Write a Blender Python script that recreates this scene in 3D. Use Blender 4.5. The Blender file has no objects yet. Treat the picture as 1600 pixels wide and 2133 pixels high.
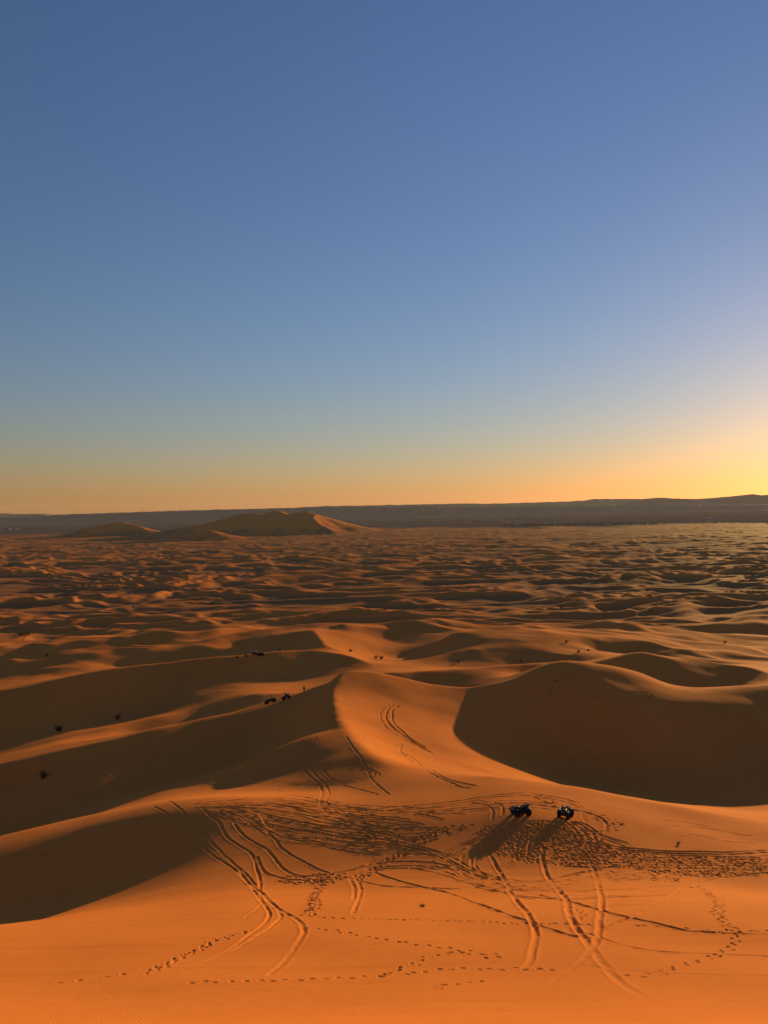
import bpy, math, random
import numpy as np
from mathutils import Vector, Matrix, Euler

random.seed(7)
rng = np.random.default_rng(7)
R = math.radians
scene = bpy.context.scene
col = scene.collection

# ---------------------------------------------------------------- camera
EYE = 95.0                                   # the eye, metres above the plain
cam_data = bpy.data.cameras.new('camera')
cam = bpy.data.objects.new('camera', cam_data)
col.objects.link(cam)
scene.camera = cam
cam_data.sensor_fit = 'VERTICAL'
cam_data.sensor_height = 24.0
cam_data.lens = 24.0 * 1602.0 / 2133.0
cam_data.clip_start = 0.3
cam_data.clip_end = 60000.0
cam.matrix_world = Matrix.Translation((0, 0, EYE)) @ Matrix.Rotation(R(90 - 0.304), 4, 'X') @ Matrix.Rotation(R(-1.0), 4, 'Z')

# ---------------------------------------------------------------- sky and sun
SUN_AZ, SUN_EL = 33.0, 5.4                   # degrees right of the view axis, above the horizon
world = bpy.data.worlds.new('World')
scene.world = world
world.use_nodes = True
wn = world.node_tree.nodes; wl = world.node_tree.links
wn.clear()
w_out = wn.new('ShaderNodeOutputWorld'); w_bg = wn.new('ShaderNodeBackground'); w_sky = wn.new('ShaderNodeTexSky')
w_sky.sky_type = 'NISHITA'
w_sky.sun_disc = False
w_sky.sun_elevation = R(SUN_EL)
w_sky.sun_rotation = R(SUN_AZ)
w_sky.altitude = 700
w_sky.air_density = 1.5
w_sky.dust_density = 0.3
w_sky.ozone_density = 4.0
w_bg.inputs['Strength'].default_value = 0.112
w_wb = wn.new('ShaderNodeMix'); w_wb.data_type = 'RGBA'; w_wb.blend_type = 'MULTIPLY'      # the phone's white balance
w_wb.inputs['Factor'].default_value = 1.0; w_wb.inputs['B'].default_value = (1.12, 0.87, 1.0, 1)
wl.new(w_sky.outputs['Color'], w_wb.inputs['A'])
wl.new(w_wb.outputs['Result'], w_bg.inputs['Color'])
wl.new(w_bg.outputs['Background'], w_out.inputs['Surface'])

sun_data = bpy.data.lights.new('sun', 'SUN')
sun_data.energy = 5.0
sun_data.angle = R(0.55)
sun_data.color = (1.0, 0.62, 0.225)
sun = bpy.data.objects.new('sun', sun_data)
col.objects.link(sun)
to_sun = Vector((math.sin(R(SUN_AZ)) * math.cos(R(SUN_EL)), math.cos(R(SUN_AZ)) * math.cos(R(SUN_EL)), math.sin(R(SUN_EL))))
sun.location = to_sun * 400 + Vector((0, 0, EYE))
sun.rotation_euler = to_sun.to_track_quat('Z', 'Y').to_euler()

scene.view_settings.view_transform = 'Standard'
scene.view_settings.look = 'None'
scene.view_settings.exposure = 0.55
scene.view_settings.gamma = 1.0
scene.view_settings.use_curve_mapping = False
scene.cycles.use_denoising = True
scene.cycles.max_bounces = 5
scene.cycles.diffuse_bounces = 3
scene.cycles.volume_bounces = 0


# ---------------------------------------------------------------- helpers
def tag(o, label=None, cat=None, group=None, kind=None):
    if label: o['label'] = label
    if cat: o['category'] = cat
    if group: o['group'] = group
    if kind: o['kind'] = kind
    return o


def mat(name, color, rough=0.9, metal=0.0, spec=0.3, noise=None):
    m = bpy.data.materials.new(name); m.use_nodes = True
    n = m.node_tree.nodes; l = m.node_tree.links
    b = n['Principled BSDF']
    b.inputs['Roughness'].default_value = rough
    b.inputs['Metallic'].default_value = metal
    b.inputs['Specular IOR Level'].default_value = spec
    if noise:
        scale, amt = noise
        tc = n.new('ShaderNodeTexCoord'); t = n.new('ShaderNodeTexNoise'); t.inputs['Scale'].default_value = scale
        t.inputs['Detail'].default_value = 4
        mx = n.new('ShaderNodeMix'); mx.data_type = 'RGBA'
        mx.inputs['A'].default_value = tuple(c * (1 - amt) for c in color) + (1,)
        mx.inputs['B'].default_value = tuple(min(1, c * (1 + amt)) for c in color) + (1,)
        l.new(tc.outputs['Object'], t.inputs['Vector']); l.new(t.outputs['Fac'], mx.inputs['Factor'])
        l.new(mx.outputs['Result'], b.inputs['Base Color'])
    else:
        b.inputs['Base Color'].default_value = tuple(color) + (1,)
    return m

CREST = [
    ([(-9, 172, 58.5), (-10.8, 169, 58.54), (-11.8, 165, 57.87), (-11.8, 158, 57.08), (-10.9, 149, 57.19), (-9.4, 140, 57.18), (-7.5, 131, 57.78), (-5.4, 123, 58.33), (-3.1, 113, 59.37), (-0.6, 104, 60.41)], 4),
    ([(11, 92, 62.82), (16.3, 90, 62.74), (22.3, 88, 62.57), (26.2, 85.5, 62.34), (31.8, 83.5, 61.9), (37.9, 82, 61.25), (41.7, 80.5, 60.83)], 2),
    ([(-9, 172, 58.5), (-6.6, 174, 58.36), (-2.8, 176, 57.54), (1.6, 178, 56.15), (9.4, 180, 53.77), (18.6, 182, 52.24), (28, 184, 52.76), (34.9, 187, 53.95), (39.3, 191, 55.28)], 4),
    ([(39.3, 191, 55.28), (43.2, 195, 55.61), (48.8, 198, 54.67), (56.8, 200, 52.88), (65.8, 199, 51.19), (69.3, 195, 49.54), (72.4, 192, 48.73), (83.2, 192, 48.3), (97.2, 196, 48.34), (111.7, 200, 48.04)], 0.9),
    ([(-12, 168, 57.2), (-14, 175, 54.99), (-16.7, 180, 53.21), (-19.7, 182, 51.77), (-23.4, 178, 51.24), (-26.3, 172, 51.48), (-33.8, 165, 51.54), (-40.5, 159, 51.57), (-48, 151, 51.56), (-53.1, 147, 51.35), (-59.1, 143.5, 50.9), (-65.8, 140.5, 50.11), (-70.8, 140, 49.48), (-79.6, 137, 48.24), (-89.7, 134, 46.95)], 4),
    ([(-150.9, 200, 42.37), (-124.4, 208, 43.86), (-108.4, 215, 45.56), (-98, 222, 46.48), (-87.8, 232, 47.38), (-76.4, 242, 47.03), (-63.3, 250, 46.74), (-53.6, 256, 46.34), (-44.5, 262, 45.84), (-37.7, 268, 45.92), (-26.5, 274, 45.12), (-14.4, 270, 43.96), (-2.5, 258, 41.83)], 4),
    ([(-20.1, 362, 41.3), (-25.4, 356, 39.84), (-33.3, 346, 40.89), (-28.3, 322, 41.17), (-23, 302, 41.05), (-15.5, 292, 40.53), (-2.7, 276, 39.85)], 4),
    ([(-20.1, 362, 41.3), (-14.6, 366, 39.92), (-1, 372, 37.14), (6.8, 366, 35.88)], 4),
    ([(-51.2, 335, 40.63), (-43.7, 342, 40.63), (-33.3, 346, 40.89)], 4),
    ([(-1.4, 205, 50.95), (12.4, 210, 50.29), (26.2, 216, 49.45), (41.2, 224, 48.64), (51.4, 232, 47.71)], 4),
    ([(26.9, 318, 42.87), (42.2, 328, 43.03), (53.1, 332, 43.25), (65.5, 322, 42.75), (75.6, 306, 41.29), (82.4, 290, 40.28), (89.4, 278, 40.28)], 4),
    ([(62.4, 238, 45.72), (71.4, 246, 45.79), (83.3, 254, 45.77), (92.7, 258, 45.34), (99.9, 256, 44.62), (107.6, 248, 43.83), (113.1, 240, 43.22), (120.9, 232, 41.85)], 4),
    ([(6, 372, 35.86), (13.6, 388, 37.07), (21.3, 396, 37.72), (30.4, 386, 36.83), (36.4, 374, 35.48)], 4),
    ([(93.5, 360, 36.68), (116.2, 375, 36.27), (135.8, 384, 35.53), (143.1, 372, 34.39), (149.9, 345, 33.75), (163.9, 330, 33.98)], 4),
    ([(81.5, 300, 39.21), (94.6, 312, 39.34), (108.3, 318, 39.06), (113.8, 306, 38.71)], 4),
    ([(31.3, 286, 42.27), (46.2, 290, 42), (59.4, 284, 41.78), (65.4, 272, 41.5)], 4),
    ([(-143.3, 335, 37.01), (-135.1, 318, 36.95), (-124.9, 305, 36.57), (-110.5, 292, 35.98)], 4),
    ([(-153.6, 330, 37.47), (-143.3, 335, 37.01), (-128.8, 330, 36.62)], 4),
    ([(-114.4, 330, 36.37), (-102.3, 345, 36.42), (-83.6, 348, 36.01), (-64.4, 338, 35.72)], 4),
    ([(-173.4, 345, 39.39), (-158.4, 360, 38.38), (-133.6, 366, 37.87), (-106.7, 360, 37.48)], 4),
    ([(-7.5, 131, 57.78), (-9.5, 129, 57.42), (-12.6, 127, 57.42), (-15.5, 125, 56.97), (-19.1, 123, 55.95), (-23.6, 122, 54.67), (-27.7, 120, 53.91)], 0.9),
]
SOFT = [
    (2.4, 96, 61.39), (6, 91, 62.45), (40.2, 187, 54.33), (45.8, 186, 53.51), (57.1, 185, 51.68), (67.9, 183, 49.43),
    (78.8, 182, 48.11), (91.2, 184, 46.94), (44.3, 180, 52.37), (54.9, 178, 50.98), (65.6, 177, 48.82), (76.6, 177, 47.52),
    (88.2, 178, 46.72), (-11.7, 342, 37.08), (-1, 352, 34.75), (-1, 328, 34.76), (8.8, 316, 33.23), (9.7, 345, 34.04),
    (-41.8, 327, 37.7), (-57.3, 322, 38.25), (-32.7, 318, 39.54), (-34, 30, 76.2), (-34, 35, 74.14), (-34, 40, 72.18),
    (-34, 46, 69.93), (-26, 20, 81.3), (-26, 25, 78.35), (-26, 30, 76.2), (-26, 35, 74.21), (-26, 40, 72.31),
    (-26, 46, 70.14), (-18, 4, 91), (-18, 9, 88), (-18, 14, 84.9), (-18, 20, 81.3), (-18, 25, 78.35),
    (-18, 30, 76.2), (-18, 35, 74.27), (-18, 40, 72.44), (-18, 46, 70.34), (-10, -4, 93.3), (-10, 0, 93.35),
    (-10, 4, 91), (-10, 9, 88), (-10, 14, 84.9), (-10, 20, 81.3), (-10, 25, 78.35), (-10, 30, 76.2),
    (-10, 35, 74.33), (-10, 40, 72.57), (-10, 46, 70.55), (-10, 53, 68.03), (-10, 58, 66.21), (-3, -12, 92.6),
    (-3, -4, 93.3), (-3, 0, 93.35), (-3, 4, 91), (-3, 9, 88), (-3, 14, 84.9), (-3, 20, 81.3),
    (-3, 25, 78.35), (-3, 30, 76.2), (-3, 35, 74.35), (-3, 40, 72.6), (-3, 46, 70.6), (-3, 53, 68.1),
    (-3, 58, 66.3), (4, -12, 92.6), (4, -4, 93.3), (4, 0, 93.35), (4, 4, 91), (4, 9, 88),
    (4, 14, 84.9), (4, 20, 81.3), (4, 25, 78.35), (4, 30, 76.2), (4, 35, 74.35), (4, 40, 72.6),
    (4, 46, 70.6), (4, 53, 68.1), (4, 58, 66.3), (12, -4, 93.3), (12, 0, 93.35), (12, 4, 91),
    (12, 9, 88), (12, 14, 84.9), (12, 20, 81.3), (12, 25, 78.35), (12, 30, 76.2), (12, 35, 74.35),
    (12, 40, 72.6), (12, 46, 70.6), (12, 53, 68.1), (12, 58, 66.3), (20, 9, 88), (20, 14, 84.9),
    (20, 20, 81.3), (20, 25, 78.35), (20, 30, 76.2), (20, 35, 74.35), (20, 40, 72.6), (20, 46, 70.6),
    (20, 53, 68.1), (20, 58, 66.3), (28, 20, 81.3), (28, 25, 78.35), (28, 30, 76.2), (28, 35, 74.35),
    (28, 40, 72.6), (28, 46, 70.6), (28, 53, 67.3), (28, 58, 65.5), (36, 35, 74.35), (36, 40, 72.6),
    (36, 46, 70.6), (36, 53, 67.3), (36, 58, 65.5), (46, 53, 67.3), (46, 58, 65.5), (12.6, 74, 65.38),
    (16.8, 74, 65.12), (10.1, 81, 64.32), (6.5, 75, 64.76), (3.9, 71, 64.63), (8.1, 68.5, 64.77), (11.8, 65.5, 64.79),
    (17.6, 64.5, 64.74), (23.9, 65, 64.4), (30.9, 66, 63.81), (34, 69, 63.45), (27.7, 69.5, 63.77), (21.2, 69.5, 64.1),
    (23.5, 77, 63.66), (30.6, 76.5, 62.78), (35.6, 74, 62.57), (-0.5, 58.5, 66.01), (5.2, 61, 65.43), (-0.5, 66, 64.77),
    (-4.5, 63.5, 64.79), (-8.2, 61.5, 65.04), (-0.5, 76, 64.48), (-4.9, 70, 64.34), (-8.3, 77, 63.25), (-11.1, 70, 63.57),
    (-12.4, 63.5, 64.54), (-5.8, 84, 62.42), (2.1, 86, 62.58), (-3, 97, 60.35), (-10.4, 98, 58.89), (-36.7, 72, 57.82),
    (-42.9, 71, 57.34), (-31.1, 71.5, 59.29), (-26, 72.5, 60.06), (-20.6, 71, 62.12), (-17, 71, 63.22), (-40.7, 80, 59.82),
    (-46.4, 77, 59.48), (-37, 82, 59.88), (-33.3, 83, 60.42), (-29.1, 83, 61.55), (-25.1, 83.5, 62.42), (-20.5, 84, 62.88),
    (-17.1, 88, 62.16), (-62, 122, 43.64), (-51, 118, 46.87), (-71, 118, 43.3), (-44.3, 120, 48.33), (-60.1, 128, 45.44),
    (-37.6, 118, 51.96), (-51.6, 131, 47.39), (-61.2, 136, 48.09), (-76.2, 172, 43.95), (-67.2, 186, 43.03), (-58.5, 196, 43.09),
    (-84.9, 168, 42.69), (-38.4, 143, 46.93), (-44.9, 141, 47.46), (-31.2, 143, 46.89), (-27.6, 113, 54.35), (-21.7, 112, 54.96),
    (-17.3, 111, 56.84), (-13.1, 111, 57.6), (-7.5, 110.5, 59.06), (-10.3, 103, 58.85), (-3.2, 103, 60.14), (-15.9, 102, 58.15),
    (-7.9, 117, 58.41), (-11.8, 119, 57.85), (-17, 150, 51.5), (-27, 150, 47.5), (-22, 140, 50.5), (-4.3, 143.7, 55.36),
    (-4.7, 161, 55.63), (-0.7, 164.7, 54.65), (-0.7, 140.7, 54.37), (4, 151.5, 53.06), (3.4, 132.5, 53.35), (9.9, 170.3, 52.56),
    (8.6, 148.8, 51.87), (10.5, 137.8, 51.56), (14.8, 166, 50.95), (10.9, 123.7, 52.88), (16.6, 146.6, 49.61), (5.2, 118, 54.91),
    (20.4, 169.6, 49.9), (31.8, 174, 48.54), (38.6, 158, 40.77), (28.7, 158, 42.92), (54.6, 148, 39.7), (44.7, 146, 41.07),
    (57.8, 134, 41.68), (40.7, 166, 45.3), (60.7, 164, 44), (51.4, 167, 45.86), (72.7, 168, 44.15), (76.1, 154, 41.47),
    (75, 164, 43.23), (85.2, 164, 42.03), (55.3, 112, 49.4), (18.9, 131, 49.85), (20, 193, 48), (0, 188, 49),
    (45, 212, 45), (70, 215, 42), (95, 215, 41), (-40, 195, 44), (-20, 210, 44), (-60, 182, 42),
    (-85, 170, 41), (-110, 155, 40), (0, 235, 45), (30, 245, 42), (60, 262, 39), (-60, 296, 36),
    (-100, 275, 37), (-140, 255, 37), (100, 300, 36), (140, 300, 35), (0, 420, 29), (60, 420, 29),
    (120, 430, 29), (-60, 420, 29), (-130, 400, 30), (180, 400, 30), (-180, 330, 33), (200, 250, 37),
    (150, 210, 40), (130, 150, 45), (120, 100, 51), (-120, 60, 55), (-90, 40, 59), (90, 50, 57),
    (-140, 110, 45), (0, 470, 26), (100, 470, 25), (-100, 470, 26), (200, 470, 25), (-180, 470, 26),
    (240, 350, 31), (70, 110, 50), (62, 95, 55), (-175, 200, 39), (-100, 198, 38.31), (-89.8, 203, 38.57),
    (-82, 216, 38.1), (-70.4, 222, 37.94), (-97.6, 209, 42.88), (-84.9, 224, 43), (-65.3, 229, 41.46), (-56.2, 239, 41.9),
    (-45, 214, 43.35), (-54.7, 215, 40.58), (-36.4, 247, 40.52), (-28.7, 247, 40.54), (-41.5, 250, 42.29), (-33.1, 258, 42.85),
    (-34.5, 224, 43.24), (-35.8, 200, 47.24), (-25, 194, 49.11), (-109, 192, 37.84), (-117.3, 186, 36.91), (-130.5, 180, 36.27),
]
BIG_DUNES = [
    ([(-922.9, 3450, 20.64), (-807.4, 3400, 36.92), (-690.4, 3350, 65.22), (-618.1, 3300, 79.01), (-556.1, 3300, 88.23), (-519.2, 3300, 79.34), (-457.1, 3300, 92.68), (-410, 3300, 79.5), (-329.5, 3300, 86.33), (-290.8, 3280, 75.51), (-231.3, 3360, 48.69), (-153.9, 3400, 19.14)], 0.33),
    ([(-290.8, 3280, 75.51), (-295.3, 3150, 62.79), (-264.3, 3060, 40.39), (-200.1, 2950, 11.92)], 0.4),
    ([(-618.1, 3300, 79.01), (-649.6, 3150, 43.41), (-684.2, 3040, 27.23)], 0.3),
    ([(-1219.4, 3200, 40.37), (-1177.5, 3250, 46.56), (-1143.9, 3300, 55.22), (-1092.5, 3300, 48.14), (-1025.5, 3250, 33.77)], 0.33),
    ([(-641.4, 2700, 33.71), (-585.3, 2600, 30.54)], 0.3),
]
SAND_A = (0.61, 0.197, 0.041)
SAND_B = (0.67, 0.225, 0.048)
SAND_C = (0.56, 0.171, 0.034)
TRACKS = [
    (0.17, 0.14, [(-20.49, 83.83), (-19.14, 81.38), (-17.67, 79.28), (-16.65, 76.81), (-15.74, 74.68), (-14.39, 72.57), (-12.87, 70.35), (-12.01, 68.39), (-11.38, 65.69), (-10.58, 62.31), (-10.02, 58.68), (-8.8, 52.24)]),
    (0.17, 0.14, [(-18.28, 82.14), (-16.55, 79.89), (-15.47, 77.42), (-14.29, 74.99), (-12.84, 72.77), (-11.57, 71.05), (-10.73, 69.29), (-9.86, 66.83), (-9.07, 64.99), (-7.99, 63.48), (-6.4, 62.69), (-3.67, 62.99)]),
    (0.17, 0.14, [(-11.88, 68.95), (-11.21, 66.64), (-10.58, 64.74), (-9.66, 63.44), (-8.31, 62.28), (-5.88, 61.3)]),
    (0.15, 0.12, [(-26.69, 87.33), (-22.75, 80.96), (-19.78, 76.79), (-16.53, 70.94), (-14.29, 67.61), (-12.64, 64.49), (-10.94, 60.56), (-9.31, 54.31), (-8.02, 49.76), (-7.45, 47.12), (-7.37, 44.81), (-7.47, 42.11), (-8.05, 37.73), (-9.35, 33.83)]),
    (0.15, 0.12, [(-26.15, 90.8), (-22.91, 84.05), (-20.33, 80.02), (-18.22, 76.31), (-15.68, 71.15), (-13.61, 67.39), (-11.93, 63.92), (-10.05, 58.69), (-7.81, 51.1), (-6.81, 47.38), (-6.71, 44.7), (-7, 41.35), (-7.73, 37.9), (-8.63, 34.78)]),
    (0.17, 0.13, [(-12.82, 65.46), (-9.97, 58.18), (-8.07, 51.74), (-6.58, 47.84), (-5.52, 45.29), (-4.85, 42.28), (-4.75, 39.82), (-4.77, 36.95), (-4.9, 34.55), (-5.21, 32.42)]),
    (0.12, 0.08, [(-8.62, 51.16), (-8.61, 49.24), (-8.78, 46.03)]),
    (0.17, 0.13, [(-12.72, 76.88), (-10.78, 72.75), (-10.05, 70.73), (-8.51, 67.85), (-6.64, 65.17), (-5.52, 63.86), (-4.03, 62.41), (-2.41, 60.81), (-0.5, 58.92), (2.12, 58.03), (5.24, 57.26)]),
    (0.17, 0.14, [(-1.31, 63.05), (0.25, 60.84), (2.24, 58.33), (4.38, 55.44), (5.87, 50), (6.77, 45.6), (7.77, 43.23), (8.65, 41.03), (9.5, 39.24), (10.85, 38.15), (11.9, 36.26), (13.41, 35.46), (17.03, 34.7)]),
    (0.17, 0.13, [(3.55, 64.94), (5, 62.94), (5.75, 60.62), (6.86, 58.21), (8.22, 55.17), (9.89, 52.53), (11.39, 51.12), (12.84, 51.19), (16.94, 51.47), (19.94, 53.73), (22.5, 57.4)]),
    (0.14, 0.1, [(9.76, 54.49), (12.75, 52.77), (15.75, 51.78), (18.44, 53.76), (20.9, 56)]),
    (0.14, 0.1, [(8.61, 55.91), (13.27, 54.92), (16.86, 55.41), (21.26, 57.93), (23.61, 60.23)]),
    (0.19, 0.2, [(8.11, 68.28), (8.58, 66.12), (8.85, 63.67), (8.9, 60.12), (8.66, 55.09), (8.38, 50.35), (8.1, 46.15), (7.85, 43.22), (7.66, 40.81), (7.22, 38.5), (6.67, 36.23), (6, 33.82), (4.51, 30.94), (3.47, 28.81)]),
    (0.21, 0.22, [(13.51, 67.51), (12.83, 64.81), (12.53, 62.2), (12.4, 59.4), (12.14, 55.23), (11.45, 49.72), (10.63, 45.84), (10.13, 42.92), (9.9, 40.59), (9.71, 38.35), (9.46, 36.07), (9.35, 34.44), (9.28, 32.69), (9.07, 29.98), (9.09, 27.25)]),
    (0.2, 0.2, [(16.74, 66.48), (16.75, 64.64), (16.45, 62.01), (15.58, 57.7), (14.05, 51.25), (12.51, 45.68), (11.34, 41.67), (10.11, 37.8), (8.62, 34.52), (7.39, 32.49), (5.79, 29.56)]),
    (0.18, 0.15, [(14.06, 54.66), (15.88, 56.59), (18.02, 59.19), (19.51, 60.93), (22.31, 62.89)]),
    (0.2, 0.14, [(11.45, 41.11), (13.09, 43.1), (14.8, 45.25), (16.74, 48.14), (19.19, 52.33), (21.49, 56.63), (24.12, 60.56), (26.96, 62.74)]),
    (0.17, 0.14, [(10.45, 53.67), (11.89, 49.23), (12.6, 46.22), (13.54, 43.7), (14.5, 42.35), (15.25, 40.82), (15.93, 40.1), (17.5, 39.4), (19.12, 38.92)]),
    (0.19, 0.17, [(7.44, 68.78), (6.45, 66.65), (5.92, 64.27), (5.77, 61.95), (6.21, 60.6), (7.52, 59.6), (9.25, 58.77), (11, 58.33), (12.41, 58.57), (14.16, 60.08), (15.87, 62.01), (17.28, 62.91)]),
    (0.19, 0.17, [(8.03, 68.28), (7.16, 66.34), (6.66, 63.71), (6.71, 61.68), (7.45, 60.53), (8.58, 60.46), (10.28, 59.38), (12.14, 59.42), (13.85, 60.85), (15.63, 62.14)]),
    (0.15, 0.12, [(7.91, 67.31), (7.23, 64.8), (7.24, 62.91), (7.73, 61.24)]),
    (0.15, 0.12, [(4.92, 61.97), (5.65, 59.61), (6.72, 57.03), (8.16, 54.77), (9.7, 51.53)]),
    (0.17, 0.13, [(-5.5, 79.29), (-0.54, 80.5), (4.46, 79.82), (9.64, 81.29), (11.26, 81.94), (12.57, 82.16), (14.25, 82.62), (15.82, 82.46), (17.32, 81.79), (18.71, 80.94), (19.37, 79.74), (19.58, 78.2), (19.2, 75.96), (18.94, 73.71)]),
    (0.17, 0.13, [(-5.54, 78.29), (-0.64, 79.25), (4.3, 78.76), (9.41, 80.24), (11, 80.85), (12.3, 81.02), (13.94, 81.47), (15.48, 81.27), (16.96, 80.58), (18.33, 79.75), (19.01, 78.66), (19.25, 77.28), (18.9, 75.19), (18.66, 73.02)]),
    (0.17, 0.12, [(-0.54, 78.68), (4.36, 78.1), (9.33, 78.75), (11.84, 79.04), (13.81, 78.98), (15.69, 78.55), (16.92, 77.45)]),
    (0.17, 0.12, [(-0.29, 77.38), (4.54, 77.07), (9.45, 77.72), (11.92, 78.01), (13.87, 77.99), (15.75, 77.64), (16.98, 76.67)]),
    (0.17, 0.12, [(0.43, 76.67), (5.23, 76.56), (9.08, 76.73), (11, 76.74), (14.23, 77.32), (15.99, 77.19), (17.06, 77.01)]),
    (0.14, 0.1, [(0.19, 75.87), (4.93, 75.79), (8.75, 75.99), (10.66, 76), (13.82, 76.42), (15.56, 76.27), (16.62, 76.09)]),
    (0.22, 0.2, [(18.45, 76.99), (19.99, 76.27), (20.73, 75.51), (20.92, 74.2), (20.34, 72.33), (19.45, 71.27)]),
    (0.17, 0.12, [(15.28, 81), (15.87, 79.4), (16.52, 77.85)]),
    (0.17, 0.13, [(8.45, 79.7), (9.73, 78.01), (10.14, 76.78), (10.17, 75.22), (9.8, 73.32)]),
    (0.17, 0.13, [(9.46, 79.78), (10.77, 78.47), (11.29, 77.02), (11.17, 75.31), (10.88, 74.07)]),
    (0.2, 0.17, [(16.73, 72.94), (17.12, 71.94), (17.31, 70.35), (17.17, 68.96)]),
    (0.2, 0.17, [(17.21, 73.09), (17.67, 72.11), (17.97, 70.52), (17.81, 69.09)]),
    (0.2, 0.17, [(17.77, 73.28), (18.3, 72.32), (18.73, 70.73), (18.54, 69.25)]),
    (0.2, 0.17, [(18.26, 73.46), (18.86, 72.52), (19.4, 70.93), (19.19, 69.41)]),
    (0.18, 0.14, [(11.98, 70.11), (11.33, 68.13), (10.61, 64.63)]),
    (0.18, 0.14, [(12.91, 69.67), (12.29, 67.57), (11.6, 64.55)]),
    (0.2, 0.15, [(14.08, 70.27), (13.36, 68.45)]),
    (0.17, 0.13, [(-11.6, 125.29), (-12.12, 120.05), (-11.51, 115.92), (-9.96, 110.5), (-8.72, 105.32), (-7.48, 101.63), (-4.76, 95.15), (-1.12, 88.5)]),
    (0.17, 0.14, [(-12.83, 112.65), (-11.84, 108.53), (-10.22, 103.67), (-8.89, 99.49), (-7.96, 91.45), (-7.6, 84.57), (-6.6, 80.63), (-5.13, 77.27), (-2.37, 73.55)]),
    (0.17, 0.14, [(-11.27, 109.72), (-9.32, 102.99), (-8.03, 98.84), (-7.14, 91.2), (-7, 85.79), (-5.91, 81.62), (-4.32, 77.54), (-1.45, 73.61)]),
    (0.17, 0.16, [(-6.61, 122.77), (-5.61, 117.35), (-3.89, 109.19), (-2.85, 102.91), (-2.12, 97.91), (-0.86, 91.71), (0.09, 87.79)]),
    (0.17, 0.13, [(-17.39, 111.47), (-13.03, 110.08), (-9.53, 109.43), (-6, 107.6), (-3.41, 104.31), (-1.74, 101.34), (-1.28, 99.44), (-1.95, 98.3), (-3.94, 97.21), (-7.08, 98.56), (-12.04, 101.39), (-20.68, 106.66), (-28.12, 115.34)]),
    (0.17, 0.12, [(-17.27, 111.41), (-13.08, 109.97), (-9.7, 109.23), (-6.31, 107.41), (-3.82, 104.3), (-2.2, 101.46), (-1.75, 99.78), (-2.4, 98.81), (-4.33, 98), (-7.37, 99.35), (-12.18, 102.1), (-20.66, 107.98), (-27.65, 115.57)]),
    (0.15, 0.12, [(-17.57, 111.55), (-13.2, 109.55), (-9.71, 108.33), (-6.25, 106.29), (-3.73, 103.43), (-2.1, 101.05), (-1.64, 99.67), (-2.31, 99), (-4.31, 98.69), (-7.48, 100.27), (-12.48, 103.34), (-21.56, 110.71), (-28.61, 117.31)]),
    (0.15, 0.1, [(-16.9, 111), (-12.99, 109.65), (-9.82, 108.88), (-6.65, 107.12), (-4.3, 104.23), (-2.77, 101.54), (-2.34, 100.05), (-2.94, 99.26), (-4.77, 98.69), (-7.65, 99.98), (-12.19, 102.63), (-20.18, 108.33), (-26.64, 115.22)]),
    (0.2, 0.16, [(0.5, 159.85), (-1.27, 154.03), (-1.25, 147.74), (0.18, 141.17), (3.15, 137.23), (6.18, 134.62), (8.13, 132.5)]),
    (0.24, 0.22, [(1.3, 160.55), (-0.02, 155.89), (-0.23, 148.99), (1.08, 143.01), (3.21, 139.48), (5.24, 136.21), (7.61, 133.37)]),
    (0.24, 0.22, [(2.31, 160.69), (0.95, 155.43), (1.14, 147.47), (2.59, 142.91), (4.23, 138.93), (6.49, 135.82)]),
    (0.2, 0.16, [(2.37, 133.12), (2.01, 127.37), (3.15, 122.71), (4.67, 102.79), (6.42, 93.13), (8.04, 87.44), (9.14, 86.02)]),
    (0.2, 0.16, [(2.87, 126.79), (4.64, 121.87), (6, 98.39), (7.67, 90.67), (9.79, 86.97)]),
    (0.18, 0.12, [(4.25, 111.91), (5.5, 97.3), (6.79, 90.35)]),
    (0.3, 0.2, [(41.89, 189.22), (45.14, 183.37), (46.12, 178.49), (47.65, 176.01), (51.79, 175.16), (57.6, 176.16), (61.9, 179.02), (60.3, 180.9), (53.84, 178.21)]),
    (0.3, 0.18, [(42.12, 188.24), (45.14, 182.94), (46.07, 178.46), (47.49, 176.14), (51.34, 175.33), (56.72, 176.21), (60.67, 178.75), (59.16, 180.45), (53.23, 178.17)]),
    (0.3, 0.2, [(43.79, 180.29), (44.79, 177.69), (45.82, 174.54), (45.36, 172.87)]),
    (0.17, 0.0859, [(-14.7, 100.01), (-6.51, 86.4), (-2.62, 82.81), (3.53, 78.42)]),
    (0.13, 0.147, [(-13.78, 93.69), (-6.39, 84.72), (-2.55, 80.24), (1.62, 78.56)]),
    (0.11, 0.142, [(-21.73, 86.68), (-13.41, 91.14), (-6.38, 84.58), (-2.56, 80.67), (5, 75.29)]),
    (0.17, 0.156, [(-18.88, 85.67), (-13.6, 92.44), (-6.38, 84.55), (-2.57, 80.96), (5.27, 74.03)]),
    (0.15, 0.102, [(-17.96, 85.39), (-12.96, 88.06), (-6.38, 84.61), (-2.59, 81.55), (-1.21, 82.33)]),
    (0.11, 0.146, [(-18.62, 85.2), (-13.04, 88.59), (-6.29, 83.26), (-2.53, 79.62), (-1.49, 78.01)]),
    (0.13, 0.123, [(-14.93, 84.81), (-12.58, 85.42), (-6.23, 82.47), (-2.5, 78.57), (7.5, 75.07)]),
    (0.11, 0.101, [(-17.94, 84.78), (-12.72, 86.36), (-6.25, 82.82), (-2.54, 79.84), (3.58, 76.27)]),
    (0.15, 0.115, [(-12.65, 85.91), (-6.25, 82.77), (-2.54, 79.72), (-3.85, 77.35)]),
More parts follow.
